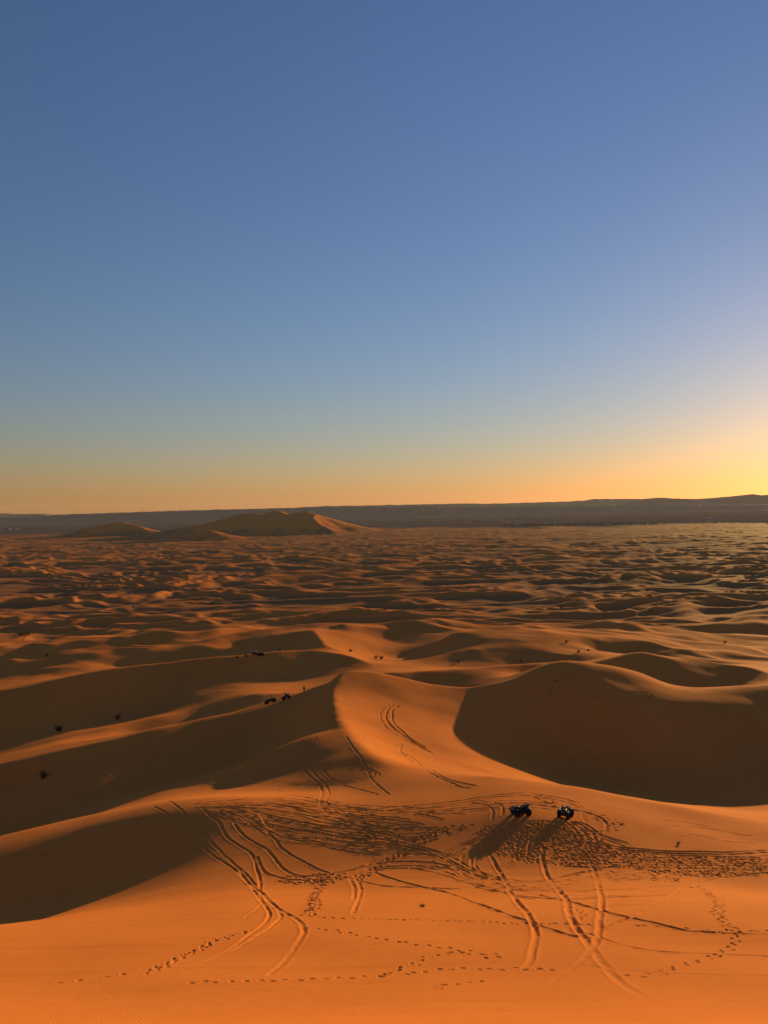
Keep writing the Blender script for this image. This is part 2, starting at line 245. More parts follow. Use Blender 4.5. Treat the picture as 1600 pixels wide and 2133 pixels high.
    (0.13, 0.157, [(-21.63, 85.36), (-12.78, 86.77), (-6.18, 81.85), (-2.51, 78.78), (-4.45, 79.89)]),
    (0.17, 0.0977, [(-12.63, 85.74), (-6.18, 81.77), (-2.51, 78.72), (-0.14, 74.7)]),
    (0.15, 0.103, [(-16.23, 84.15), (-12.28, 83.3), (-6.1, 80.68), (-2.47, 77.42), (-3.03, 74.99)]),
    (0.17, 0.159, [(-12.4, 84.13), (-6.09, 80.58), (-2.48, 77.62), (2.07, 74.54)]),
    (0.15, 0.121, [(-20.66, 84.55), (-12.46, 84.54), (-6.06, 80.05), (-2.46, 76.89), (3.35, 72.96)]),
    (0.15, 0.119, [(-14.02, 83.85), (-12.39, 84.06), (-6.01, 79.39), (-2.44, 76.14), (-4.08, 75.98)]),
    (0.11, 0.157, [(-18.64, 83.89), (-12.36, 83.85), (-5.99, 79.16), (-2.44, 76.15), (2.92, 73.48)]),
    (0.11, 0.0702, [(-16.34, 83.55), (-12.27, 83.24), (-5.98, 78.96), (-2.44, 76.35), (-0.99, 73.88)]),
    (0.13, 0.148, [(-18.03, 83.58), (-12.3, 83.45), (-5.93, 78.36), (-2.42, 75.53), (5.78, 70.66)]),
    (0.13, 0.146, [(-17.28, 83.39), (-12.02, 81.47), (-5.91, 78.08), (-2.42, 75.46), (-1.96, 75.29)]),
    (0.15, 0.106, [(-16.55, 83.25), (-12.11, 82.11), (-5.82, 76.81), (-2.37, 73.69), (2.83, 73.2)]),
    (0.17, 0.116, [(-21.24, 83.79), (-12.12, 82.19), (-5.85, 77.14), (-2.4, 74.59), (0.71, 72)]),
    (0.15, 0.149, [(-17.77, 83.01), (-11.87, 80.4), (-5.77, 76.02), (-2.36, 73.2), (4.71, 72.13)]),
    (0.13, 0.15, [(-20.47, 83.32), (-12.07, 81.81), (-5.74, 75.55), (-2.35, 72.66), (-1.25, 70.82)]),
    (0.17, 0.0653, [(-15.46, 82.67), (-11.93, 80.83), (-5.74, 75.59), (-2.36, 73.01), (-2.17, 74.11)]),
    (0.13, 0.0797, [(-11.71, 79.3), (-5.76, 75.9), (-2.38, 73.79), (2.2, 71.82)]),
    (0.11, 0.109, [(-15.06, 82.47), (-11.69, 79.13), (-5.68, 74.79), (-2.33, 72.08), (6.53, 70.53)]),
    (0.15, 0.138, [(-11.73, 79.46), (-5.7, 75.01), (-2.35, 72.72), (2.98, 69.28)]),
    (0.11, 0.112, [(-20.32, 82.87), (-11.57, 78.33), (-5.72, 75.37), (-2.37, 73.4), (-3.39, 73.47)]),
    (0.15, 0.103, [(-18.18, 82.37), (-11.72, 79.34), (-5.68, 74.74), (-2.35, 72.76), (0.43, 71.69)]),
    (0.17, 0.124, [(-14.97, 82.07), (-11.78, 79.76), (-5.68, 74.77), (-2.35, 72.95), (2.39, 68.95)]),
    (0.17, 0.106, [(-16.25, 82.05), (-11.65, 78.85), (-5.59, 73.4), (-2.3, 70.83), (4.65, 70.2)]),
    (0.15, 0.0974, [(-20.65, 82.53), (-11.56, 78.21), (-5.59, 73.47), (-2.31, 71.26), (0.79, 68.98)]),
    (0.17, 0.127, [(-17.47, 81.84), (-11.37, 76.87), (-5.53, 72.65), (-2.29, 70.29), (-2.66, 71.05)]),
    (0.11, 0.113, [(-16.48, 81.66), (-11.53, 78.04), (-5.54, 72.69), (-2.29, 70.56), (-4.07, 71.93)]),
    (0.11, 0.127, [(-11.29, 76.34), (-5.51, 72.35), (-2.28, 70.17), (-0.14, 69.41)]),
    (0.13, 0.0707, [(-14.8, 81.29), (-11.26, 76.14), (-5.46, 71.64), (-2.26, 69.25), (-3.6, 69.62)]),
    (0.13, 0.125, [(-18.49, 81.61), (-11.21, 75.77), (-5.45, 71.41), (-2.25, 69.08), (2.36, 69.09)]),
    (0.11, 0.0975, [(-19.05, 81.64), (-11.15, 75.37), (-5.45, 71.51), (-2.26, 69.39), (2.63, 66.4)]),
    (0.17, 0.0756, [(-13.46, 80.94), (-11.23, 75.9), (-5.42, 71.04), (-2.25, 68.77), (0.65, 67.01)]),
    (0.13, 0.0736, [(-17.07, 81.16), (-11.15, 75.31), (-5.4, 70.77), (-2.24, 68.57), (1.44, 68.45)]),
    (0.17, 0.12, [(-13.66, 80.66), (-11.13, 75.24), (-5.43, 71.23), (-2.27, 69.71), (5.35, 66.31)]),
    (0.15, 0.0839, [(-18.53, 81.18), (-11.03, 74.51), (-5.35, 70.09), (-2.22, 67.88), (-0.95, 66.54)]),
    (0.11, 0.108, [(-15.45, 80.65), (-11.16, 75.43), (-5.35, 70), (-2.22, 67.91), (3.74, 66.49)]),
    (0.13, 0.125, [(-15.15, 80.47), (-11.04, 74.57), (-5.33, 69.68), (-2.22, 67.63), (6.47, 65.81)]),
    (0.11, 0.15, [(-10.92, 73.71), (-5.37, 70.26), (-2.25, 68.91), (5.75, 66.19)]),
    (0.15, 0.0636, [(-11.09, 74.92), (-5.3, 69.32), (-2.21, 67.29), (4.01, 66.11)]),
    (0.17, 0.0991, [(-10.96, 74.03), (-5.29, 69.15), (-2.21, 67.27), (-0.26, 66.82)]),
    (0.11, 0.113, [(-15.6, 80.13), (-10.79, 72.81), (-5.31, 69.52), (-2.23, 68.19), (-2.66, 67.41)]),
    (0.16, 0.14, [(4.21, 70.08), (3.3, 69.44), (1.09, 68.2), (-0.53, 66.13), (-2, 63.56), (-2.63, 61.3)]),
    (0.16, 0.14, [(4.09, 70.73), (3.17, 70.09), (0.95, 68.84), (-0.68, 66.76), (-2.16, 64.29), (-2.8, 62.13)]),
    (0.16, 0.14, [(4.21, 70.16), (3.3, 69.51), (1.09, 68.27), (-0.53, 66.2), (-2, 63.64), (-2.64, 61.4)]),
    (0.16, 0.14, [(4.28, 69.62), (3.37, 68.98), (1.18, 67.75), (-0.44, 65.67), (-1.89, 63), (-2.52, 60.69)]),
    (0.16, 0.14, [(4.47, 71.19), (3.55, 70.55), (1.3, 69.28), (-0.35, 67.18), (-1.85, 64.78), (-2.51, 62.71)]),
    (0.16, 0.14, [(4.18, 70.78), (3.26, 70.14), (1.03, 68.89), (-0.6, 66.8), (-2.09, 64.34), (-2.73, 62.19)]),
    (0.16, 0.14, [(4.22, 70.41), (3.31, 69.77), (1.09, 68.53), (-0.54, 66.45), (-2.01, 63.94), (-2.65, 61.73)]),
    (0.16, 0.14, [(3.8, 70.49), (2.89, 69.86), (0.68, 68.62), (-0.94, 66.54), (-2.4, 64.02), (-3.03, 61.83)]),
    (0.15, 0.13, [(-8.87, 61.75), (-6.54, 61.6), (-3.88, 62.43), (-1.17, 64.05), (2.04, 63.98), (4.73, 62.64)]),
    (0.15, 0.13, [(-8.36, 61.84), (-6.03, 61.68), (-3.36, 62.52), (-0.63, 64.14), (2.58, 64.05), (5.27, 62.77)]),
    (0.15, 0.13, [(-8.52, 62.92), (-6.14, 62.72), (-3.42, 63.52), (-0.65, 65.02), (2.61, 64.91), (5.34, 63.69)]),
    (0.15, 0.13, [(-8.72, 61.28), (-6.4, 61.15), (-3.77, 62.01), (-1.07, 63.67), (2.12, 63.61), (4.79, 62.26)]),
    (0.15, 0.13, [(-8.86, 63.07), (-6.47, 62.87), (-3.76, 63.64), (-0.98, 65.14), (2.27, 65.03), (5.02, 63.77)]),
    (0.15, 0.11, [(-0.37, 68.5), (2.15, 67.12), (4.9, 64.84), (7.17, 60.26), (9.56, 56.59)]),
    (0.15, 0.11, [(-0.15, 69.21), (2.39, 67.79), (5.17, 65.57), (7.49, 61.27), (9.96, 57.87)]),
    (0.15, 0.11, [(-0.73, 70.33), (1.86, 68.78), (4.69, 66.51), (7.12, 62.45), (9.74, 59.44)]),
    (0.15, 0.11, [(-1.35, 69.93), (1.24, 68.39), (4.08, 66.07), (6.51, 61.87), (9.1, 58.69)]),
    (0.15, 0.11, [(0.21, 69), (2.73, 67.6), (5.5, 65.41), (7.78, 61.05), (10.21, 57.6)]),
    (0.15, 0.11, [(-1.57, 70.87), (1.06, 69.24), (3.93, 66.86), (6.42, 62.83), (9.12, 59.99)]),
    (0.17, 0.13, [(-2.85, 62.22), (-2.34, 58.63), (-2.2, 51.61), (-2.34, 46.99)]),
    (0.17, 0.12, [(-3.3, 61.9), (-2.77, 58.39), (-2.63, 53.13)]),
    (0.15, 0.1, [(24.25, 71.76), (26.13, 74.14), (28.5, 75.87), (31.14, 76.53), (33.27, 75.94), (34.65, 75.02), (37.6, 76.24)]),
    (0.15, 0.1, [(27.06, 72.08), (29.33, 73.46), (30.71, 72.71), (32.16, 72.11), (34.56, 72.4)]),
    (0.14, 0.1, [(27.29, 77.26), (29.63, 77.82), (32.31, 77.25)]),
    (0.2, 0.18, [(14.96, 68.73), (18.17, 68.36), (20.82, 68.23), (23.99, 68.15), (27.35, 68.56), (30.69, 68.84), (34.61, 70.23)]),
    (0.18, 0.15, [(15.03, 68.27), (18.2, 67.85), (20.82, 67.67), (23.96, 67.58), (27.27, 67.95), (30.56, 68.18), (34.38, 69.42)]),
    (0.17, 0.12, [(16.04, 67.86), (19.2, 67.51), (21.78, 67.27), (24.92, 67.22), (28.17, 67.45), (31.41, 67.62), (35.21, 68.83)]),
    (0.2, 0.16, [(14.57, 63.44), (17.27, 63.16), (19.39, 63.63), (21.18, 63.02), (21.62, 62.05), (20.41, 60.77), (18.48, 60.07), (17.84, 60.83), (17.88, 62.26)]),
    (0.17, 0.12, [(23.28, 59.39), (26.51, 61.69), (31.29, 63.54)]),
    (0.14, 0.09, [(8.46, 33.5), (9.81, 32.42), (12.43, 31.34), (15.14, 30.88)]),
    (0.16, 0.12, [(10.26, 40.02), (11.3, 37.27), (12.57, 35.92), (14.58, 35.33), (17.08, 34.8)]),
    (0.14, 0.1, [(7.82, 60.51), (11.3, 65.11), (12.92, 66.06)]),
    (0.14, 0.1, [(8.99, 63.32), (11.86, 65.91)]),
    (0.3, 0.2, [(-60.85, 246.16), (-61.33, 241.82), (-63.58, 234.31), (-64.56, 227.2), (-60.73, 219.85)]),
    (0.3, 0.2, [(-60.97, 244.74), (-62.02, 241.55), (-63.99, 234.2), (-63.13, 227.16), (-58.75, 218.6)]),
    (0.3, 0.2, [(-61.08, 243.46), (-62.63, 241.29), (-64.36, 234.1), (-61.84, 227.11), (-56.95, 217.35)]),
    (0.3, 0.2, [(-61.19, 241.88), (-63.37, 240.97), (-64.81, 234), (-60.23, 226.95), (-54.49, 214.75)]),
    (0.25, 0.16, [(-64.38, 141.68), (-60.79, 141.15), (-56.39, 140.03), (-51.1, 137.46)]),
    (0.25, 0.16, [(-63.72, 140.19), (-60.19, 139.71), (-56.64, 138.44), (-51.86, 136.04)]),
    (0.22, 0.14, [(-53.33, 141.22), (-51.78, 139.34), (-48.83, 137.12), (-43.82, 134.8)]),
    (0.12, 0.103, [(7.46, 60.02), (10.19, 58.49), (13.54, 58.71), (17.53, 61.08), (21.2, 62.85)]),
    (0.12, 0.086, [(3.79, 63.88), (6.27, 60.94), (9.1, 59.53), (12.5, 59.77), (16.45, 61.93), (20.02, 63.39)]),
    (0.12, 0.0987, [(4.03, 61.88), (6.36, 58.45), (8.99, 56.63), (12.24, 56.92), (16.1, 59.3), (19.66, 61.1)]),
    (0.12, 0.0912, [(5.48, 62.85), (7.79, 59.63), (10.49, 58.07), (13.8, 58.24), (17.82, 60.73), (21.52, 62.62)]),
    (0.12, 0.119, [(1.58, 63.77), (4.22, 61.61), (6.51, 58.09), (9.11, 56.23), (12.34, 56.49), (16.19, 58.91), (19.76, 60.81)]),
    (0.12, 0.0767, [(4.72, 62.14), (7.02, 58.73), (9.66, 57), (12.93, 57.24), (16.86, 59.72), (20.47, 61.56)]),
    (0.12, 0.104, [(6.14, 58.77), (8.81, 57), (12.08, 57.3), (15.95, 59.65), (19.48, 61.34)]),
    (0.12, 0.104, [(7.22, 58.11), (9.81, 56.32), (13.03, 56.51), (16.96, 59.08), (20.6, 61.07)]),
    (0.12, 0.115, [(6.96, 57.97), (9.54, 56.12), (12.75, 56.33), (16.64, 58.85), (20.26, 60.84)]),
    (0.12, 0.118, [(6.96, 59.21), (9.64, 57.55), (12.94, 57.81), (16.89, 60.23), (20.48, 61.98)]),
    (0.12, 0.0821, [(4.38, 63.36), (6.8, 60.33), (9.57, 58.82), (12.94, 59.08), (16.9, 61.35), (20.5, 62.94)]),
    (0.12, 0.121, [(5.22, 61.23), (7.41, 57.48), (9.94, 55.61), (13.11, 55.74), (17.03, 58.4), (20.7, 60.57)]),
    (0.12, 0.093, [(7.79, 60.2), (10.53, 58.69), (13.89, 58.9), (17.91, 61.27), (21.61, 63.11)]),
    (0.12, 0.0999, [(7.39, 60.27), (10.14, 58.76), (13.51, 58.99), (17.5, 61.31), (21.16, 63.05)]),
    (0.13, 0.112, [(7.94, 70.68), (11.28, 72.17), (14.4, 72), (17.54, 70.19), (20.07, 68.4)]),
    (0.13, 0.098, [(5.26, 65.54), (9, 68.91), (12.28, 70.35), (15.36, 70.31), (18.4, 68.59), (20.75, 66.54)]),
    (0.13, 0.0895, [(12.33, 72.02), (15.49, 72.06), (18.65, 70.45), (21.14, 68.55)]),
    (0.13, 0.107, [(4.1, 66.22), (7.81, 69.53), (11.11, 71.04), (14.18, 70.83), (17.24, 68.97), (19.68, 67.04)]),
    (0.13, 0.0988, [(8.04, 70.33), (11.37, 71.81), (14.48, 71.64), (17.59, 69.85), (20.09, 68.02)]),
    (0.13, 0.0995, [(4.18, 65.08), (7.85, 68.46), (11.11, 70), (14.13, 69.8), (17.12, 67.87), (19.47, 65.8)]),
    (0.13, 0.0974, [(4.05, 65.77), (7.74, 69.1), (11.02, 70.63), (14.07, 70.41), (17.1, 68.51), (19.5, 66.53)]),
    (0.13, 0.0904, [(8.48, 67.95), (11.72, 69.46), (14.73, 69.33), (17.69, 67.44), (19.97, 65.29)]),
    (0.13, 0.0794, [(9.13, 70.82), (12.49, 72.25), (15.68, 72.35), (18.86, 70.76), (21.35, 68.86)]),
    (0.13, 0.111, [(12.71, 72.63), (15.93, 72.82), (19.14, 71.25), (21.64, 69.34)]),
    (0.13, 0.0648, [(9.63, 70.53), (12.99, 71.95), (16.18, 72.16), (19.36, 70.62), (21.8, 68.64)]),
    (0.13, 0.0638, [(4.68, 65.19), (8.38, 68.58), (11.65, 70.07), (14.69, 69.94), (17.69, 68.1), (20.03, 66.03)]),
    (0.13, 0.104, [(15.53, 66.73), (20.45, 66.45), (26.51, 67.07), (32.56, 67.42)]),
    (0.13, 0.0755, [(15.59, 66.33), (20.45, 65.98), (26.46, 66.56), (32.43, 66.84)]),
    (0.13, 0.105, [(16.08, 65), (20.79, 64.51), (26.64, 64.99), (32.38, 65.1)]),
    (0.13, 0.0995, [(16.21, 65.85), (21.04, 65.5), (26.98, 66.01), (32.86, 66.22)]),
    (0.13, 0.103, [(16.3, 65.51), (21.09, 65.12), (26.99, 65.6), (32.81, 65.76)]),
    (0.13, 0.0826, [(16.22, 64.3), (20.86, 63.73), (26.63, 64.2), (32.28, 64.25)]),
    (0.13, 0.0957, [(15.54, 65), (20.25, 64.45), (26.1, 64.97), (31.85, 65.09)]),
    (0.13, 0.112, [(15.76, 66.88), (20.7, 66.65), (26.79, 67.28), (32.87, 67.66)]),
    (0.13, 0.0846, [(16.58, 66.45), (21.49, 66.21), (27.51, 66.76), (33.52, 67.08)]),
]
TRAILS = [
    (0.42, 0.1, 0.05, [(-5.44, 47.06), (-3.27, 45.58), (-0.42, 44.86), (2.38, 44.62), (5.07, 43.76), (7.34, 42.67), (10.2, 42.31), (11.15, 41.91)]),
    (0.62, 0.1, 0.08, [(-4.68, 42.66), (-2.44, 40.95), (-0.38, 39.31), (1.29, 38.1), (3.09, 36.77), (5.18, 35.37)]),
    (0.4, 0.12, 0.1, [(-10.7, 33.39), (-10.4, 34.85), (-9.72, 37.32), (-9.25, 39.35), (-8.61, 40.99), (-7.65, 42.86)]),
    (0.45, 0.12, 0.16, [(-10.49, 33.72), (-10.32, 35.34), (-9.66, 38.02), (-9.18, 40.12), (-8.26, 41.85)]),
    (0.55, 0.11, 0.08, [(-8.22, 31.48), (-6.81, 31.34), (-5.83, 31.36), (-4.88, 31.53), (-3.12, 31.76), (-1.54, 32), (-0.34, 32.32), (1.3, 32.74), (2.78, 33.23), (4.62, 33.02), (7.12, 33.11)]),
    (0.9, 0.12, 0.1, [(-14.03, 32.14), (-11.91, 32.97), (-10.84, 33.49)]),
    (0.48, 0.14, 0.1, [(23.47, 58.47), (22.74, 55.79), (21.62, 51.48), (20.87, 48.61), (18.94, 44.81), (18.59, 42.73), (18.06, 40.92), (17.73, 39.36), (16.79, 37.54), (15.22, 35.54), (13.71, 34.01), (11.85, 32.44), (10.79, 31.72), (9.47, 31.31)]),
    (0.55, 0.1, 0.2, [(22.55, 54.91), (20.62, 48.61), (19.17, 44.81), (17.93, 40.94), (17.84, 39.34)]),
    (0.5, 0.11, 0.1, [(19.47, 39.64), (18.06, 39.82), (16.09, 40.48), (14.79, 41.09), (13.28, 42.02)]),
    (0.6, 0.1, 0.1, [(10.93, 47.77), (11.26, 44.95), (10.2, 42.31)]),
    (0.5, 0.1, 0.12, [(-0.34, 32.32), (2.58, 36.12), (4.86, 34.68)]),
    (0.6, 0.1, 0.1, [(1.64, 29.8), (2.73, 30.48), (3.67, 31.18)]),
]
CHURNED = [
    (1000, [(8.49, 71.97), (11.31, 72.69), (13.47, 72.11), (17.51, 72.06), (19.05, 68.01), (20.39, 66.83), (15.35, 63.36), (11.54, 64.22), (8.3, 67.11)]),
    (880, [(17.63, 67.46), (24.69, 67.17), (33.39, 67.77), (30.83, 62.62), (24.7, 61.99), (20.34, 62.87), (15.52, 64.05)]),
    (90, [(20.4, 62.48), (25.03, 63.81), (22.58, 59.5), (20.28, 59.29)]),
    (170, [(-5.7, 47.26), (-4.66, 46.58), (-4.65, 50.81), (-5.39, 56.67), (-4.73, 61.22), (-6.08, 61.33), (-6.08, 55.19), (-5.45, 49.91)]),
    (150, [(-9.2, 61.62), (-8.82, 63.15), (-4.88, 63.41), (-3.62, 61.95), (-4.66, 60.24), (-7.31, 60.37)]),
    (160, [(-8.69, 72.43), (-5.08, 72.75), (2.14, 70.98), (4.91, 72.32), (8.57, 72.59), (3.86, 69.97), (2.06, 68.63), (-4.98, 71.19)]),
    (60, [(20.02, 77.29), (21.93, 76.41), (22.81, 74.62), (21.62, 72.25), (20.13, 71.47), (19.75, 73.65)]),
    (40, [(15.4, 82.14), (17.87, 81.74), (17.13, 78.39), (15.18, 78.42)]),
    (120, [(-2.82, 61.55), (-0.52, 65.99), (2.95, 69.34), (4.04, 69.43), (0.72, 65.83), (-2.04, 61.16)]),
]
NEAR_RIDGE = [(-7303.5, 9000, 98.88), (-5618.7, 9000, 58.23), (-4494.9, 9000, 61.09), (-4157.6, 9000, 69.25), (-3960.8, 9000, 74.24), (-3679.6, 9000, 86.19), (-3370.5, 9000, 89.22), (-2808.5, 9000, 99.08), (-2246.5, 9000, 106.13), (-1796.9, 9000, 109.52), (-1684.5, 9000, 110.36), (-1122.6, 9000, 114.6), (-560.7, 9000, 116.03), (1.1, 9000, 109.04), (562.8, 9000, 102.04), (731.2, 9000, 93.48), (1124.4, 9000, 86.62), (1686.3, 9000, 82.43), (2248.1, 9000, 78.24), (2809.9, 9000, 74.06), (3371.7, 9000, 67.06), (4495.3, 9000, 61.49), (6181.1, 9000, 65.78), (7866.6, 9000, 58.84)]
BACK_RIDGE = [(-1872, 12500, 80.86), (-1402.9, 12500, 127.3), (-1246.8, 12500, 132.38), (-934.5, 12500, 142.54), (-310.2, 12500, 139.44), (2, 12500, 141.8), (626.3, 12500, 142.61), (1445.7, 12500, 143.91), (1640.6, 12500, 132.7), (2343, 12500, 139.95), (2967.5, 12500, 148.56), (3279.8, 12500, 158.72), (3397.2, 12500, 180.08), (4138.4, 12500, 171.04), (4255, 12500, 145.6), (4839.9, 12500, 119.78)]
RIGHT_RANGE = [(3081.3, 10500, 54.34), (3344.2, 10500, 102.19), (3508.8, 10500, 145.2), (3574.6, 10500, 160.44), (3738.6, 10500, 170.68), (3935.1, 10500, 157.42), (4262.6, 10500, 141.87), (4459.4, 10500, 151.55), (4787.4, 10500, 172.04), (5050, 10500, 193.67), (5148.1, 10500, 178.85), (5246.5, 10500, 183.69), (5771.1, 10500, 204.03), (6557.7, 10500, 203.41), (7540.4, 10500, 160.04), (9178.2, 10500, 92.13)]
FAR_MESA = [(-10110.5, 13500, 187.21), (-7583.3, 13500, 134.67), (-6614.5, 13500, 113.54), (-6555.7, 13500, 99.88), (-6235.5, 13500, 98.5), (-5949, 13500, 97.71), (-5907.5, 13500, 63.28), (-5646.8, 13500, 33.44)]
RIDGE_DEPTH = {'NEAR_RIDGE': 900}
HAZE = 1.2e-5
# ---------------------------------------------------------------- terrain core
EYE = 95.0                       # height of the eye above the plain (m)
GX0, GX1, GY0, GY1 = -190.0, 250.0, -24.0, 476.0


def _fit(h, crest, soft, z0=None, iters=400):
    """Thin-plate sheet through crest lines (allowed to crease) and soft points."""
    nx = int(round((GX1 - GX0) / h)) + 1
    ny = int(round((GY1 - GY0) / h)) + 1
    w = np.ones((ny, nx))
    P, V, L = [], [], []
    for line, lam in crest:
        a = np.asarray(line, float)
        seg = np.hypot(*(a[1:, :2] - a[:-1, :2]).T)
        s = np.concatenate([[0], np.cumsum(seg)])
        t = np.arange(0, s[-1], 0.5 * h)
        q = np.stack([np.interp(t, s, a[:, k]) for k in range(3)], 1)
        # round the corners of the traced line a little
        k = max(1, int(4.0 / h))
        if len(q) > 4 * k:
            ker = np.ones(2 * k + 1) / (2 * k + 1)
            pad = np.concatenate([np.repeat(q[:1], k, 0), q, np.repeat(q[-1:], k, 0)])
            q = np.stack([np.convolve(pad[:, c], ker, 'valid') for c in range(3)], 1)
        P.append(q[:, :2]); V.append(q[:, 2]); L.append(np.full(len(q), lam * 0.5))
        if lam >= 1:
            i = np.clip(np.round((q[:, 0] - GX0) / h).astype(int), 0, nx - 1)
            j = np.clip(np.round((q[:, 1] - GY0) / h).astype(int), 0, ny - 1)
            for dj in (-2, -1, 0, 1, 2):
                for di in (-2, -1, 0, 1, 2):
                    jj = np.clip(j + dj, 0, ny - 1); ii = np.clip(i + di, 0, nx - 1)
                    d = np.hypot(GX0 + ii * h - q[:, 0], GY0 + jj * h - q[:, 1]) / h
                    np.minimum.at(w, (jj, ii), 0.004 + np.clip((d - 0.6) / 1.2, 0, 1) ** 2)
    if len(soft):
        a = np.asarray(soft, float)
        P.append(a[:, :2]); V.append(a[:, 2]); L.append(np.full(len(a), 0.6))
    P = np.concatenate(P); V = np.concatenate(V); L = np.concatenate(L)
    fx = np.clip((P[:, 0] - GX0) / h, 0, nx - 1.001); fy = np.clip((P[:, 1] - GY0) / h, 0, ny - 1.001)
    i = fx.astype(int); j = fy.astype(int); u = fx - i; v = fy - j
    idx = np.stack([j * nx + i, j * nx + i + 1, (j + 1) * nx + i, (j + 1) * nx + i + 1])
    wt = np.stack([(1 - u) * (1 - v), u * (1 - v), (1 - u) * v, u * v])
    wc = w[1:-1, 1:-1]
    wr = np.minimum(np.minimum(w[1:, 1:], w[:-1, :-1]), np.minimum(w[1:, :-1], w[:-1, 1:]))
    sc = 1.0 / h ** 2            # bending energy scale
    ten = 0.0006                 # a little tension

    def A(z):
        o = np.zeros_like(z)
        d = (z[1:-1, 2:] - 2 * z[1:-1, 1:-1] + z[1:-1, :-2]) * wc * sc
        o[1:-1, 2:] += d; o[1:-1, 1:-1] -= 2 * d; o[1:-1, :-2] += d
        d = (z[2:, 1:-1] - 2 * z[1:-1, 1:-1] + z[:-2, 1:-1]) * wc * sc
        o[2:, 1:-1] += d; o[1:-1, 1:-1] -= 2 * d; o[:-2, 1:-1] += d
        d = (z[1:, 1:] - z[1:, :-1] - z[:-1, 1:] + z[:-1, :-1]) * (2 * sc) * wr
        o[1:, 1:] += d; o[1:, :-1] -= d; o[:-1, 1:] -= d; o[:-1, :-1] += d
        d = (z[:, 1:] - z[:, :-1]) * ten
        o[:, 1:] += d; o[:, :-1] -= d
        d = (z[1:] - z[:-1]) * ten
        o[1:] += d; o[:-1] -= d
        zf = z.ravel()
        r = (zf[idx] * wt).sum(0) * L
        o += np.bincount(idx.ravel(), (wt * r).ravel(), minlength=nx * ny).reshape(ny, nx)
        return o
    b = np.bincount(idx.ravel(), (wt * (V * L)).ravel(), minlength=nx * ny).reshape(ny, nx)
    z = np.full((ny, nx), V.mean()) if z0 is None else z0
    r = b - A(z); p = r.copy(); rs = (r * r).sum()
    for _ in range(iters):
        Ap = A(p); al = rs / (p * Ap).sum()
        z = z + al * p; r = r - al * Ap
        rn = (r * r).sum()
        if rn < 1e-9: break
        p = r + (rn / rs) * p; rs = rn
    return z


def _up(z, h0, h1):
    nx = int(round((GX1 - GX0) / h1)) + 1; ny = int(round((GY1 - GY0) / h1)) + 1
    X, Y = np.meshgrid(np.linspace(GX0, GX1, nx), np.linspace(GY0, GY1, ny))
    return bilerp(z, h0, X, Y)


def bilerp(z, h, X, Y):
    ny, nx = z.shape
    fx = np.clip((X - GX0) / h, 0, nx - 1.001); fy = np.clip((Y - GY0) / h, 0, ny - 1.001)
    i = fx.astype(np.int32); j = fy.astype(np.int32); u = fx - i; v = fy - j
    return (z[j, i] * (1 - u) + z[j, i + 1] * u) * (1 - v) + (z[j + 1, i] * (1 - u) + z[j + 1, i + 1] * u) * v


def cubic(z, h, X, Y):
    """Cubic read-out that keeps the crests crisp."""
    ny, nx = z.shape
    fx = np.clip((X - GX0) / h, 1, nx - 2.001); fy = np.clip((Y - GY0) / h, 1, ny - 2.001)
    i = fx.astype(np.int32); j = fy.astype(np.int32); u = fx - i; v = fy - j

    def bw(t):
        return ((-t ** 3 + 2 * t ** 2 - t) / 2, (3 * t ** 3 - 5 * t ** 2 + 2) / 2, (-3 * t ** 3 + 4 * t ** 2 + t) / 2, (t ** 3 - t ** 2) / 2)
    bu = bw(u); bv = bw(v); o = 0
    for b in range(4):
        row = 0
        for a in range(4):
            row = row + bu[a] * z[j + b - 1, np.minimum(i + a - 1, nx - 1)]
        o = o + bv[b] * row
    return o


def fit_sheet():
    z = _fit(8.0, CREST, SOFT, None, 600)
    z = _fit(4.0, CREST, SOFT, _up(z, 8.0, 4.0), 500)
    z = _fit(2.0, CREST, SOFT, _up(z, 4.0, 2.0), 400)
    z = _fit(1.0, CREST, SOFT, _up(z, 2.0, 1.0), 200)
    p = np.pad(z, 1, mode='edge')
    p = (p[:-2] + 2 * p[1:-1] + p[2:]) / 4
    return (p[:, :-2] + 2 * p[:, 1:-1] + p[:, 2:]) / 4


# ---------------------------------------------------------------- noise
def _hash(ix, iy, seed):
    n = (ix.astype(np.int64) * 374761393 + iy.astype(np.int64) * 668265263 + seed * 974634777) & 0x7fffffff
    n = ((n ^ (n >> 13)) * 1274126177) & 0x7fffffff
    return ((n ^ (n >> 16)) & 0xffff) / 65535.0


def perlin(x, y, seed):
    x0 = np.floor(x); y0 = np.floor(y); fx = x - x0; fy = y - y0
    ix = x0.astype(np.int64); iy = y0.astype(np.int64)
    sx = fx ** 3 * (fx * (fx * 6 - 15) + 10); sy = fy ** 3 * (fy * (fy * 6 - 15) + 10)

    def g(dx, dy):
        a = _hash(ix + dx, iy + dy, seed) * (2 * np.pi)
        return np.cos(a) * (fx - dx) + np.sin(a) * (fy - dy)
    a = g(0, 0); b = g(1, 0); c = g(0, 1); d = g(1, 1)
    return ((a * (1 - sx) + b * sx) * (1 - sy) + (c * (1 - sx) + d * sx) * sy) * 1.5


def smooth01(x, a, b):
    t = np.clip((x - a) / (b - a), 0, 1)
    return t * t * (3 - 2 * t)


def sea_of_dunes(X, Y):
    """Far field: dunes leaning towards the low evening sun, as the wind left them."""
    out = np.full(X.shape, 5.5); m = Y > 200
    if m.any():
        x, y = X[m], Y[m]
        z = _swells(x, y)
        out[m] = _swells(x - 0.45 * (z - 5.5), y - 0.70 * (z - 5.5))
    return out


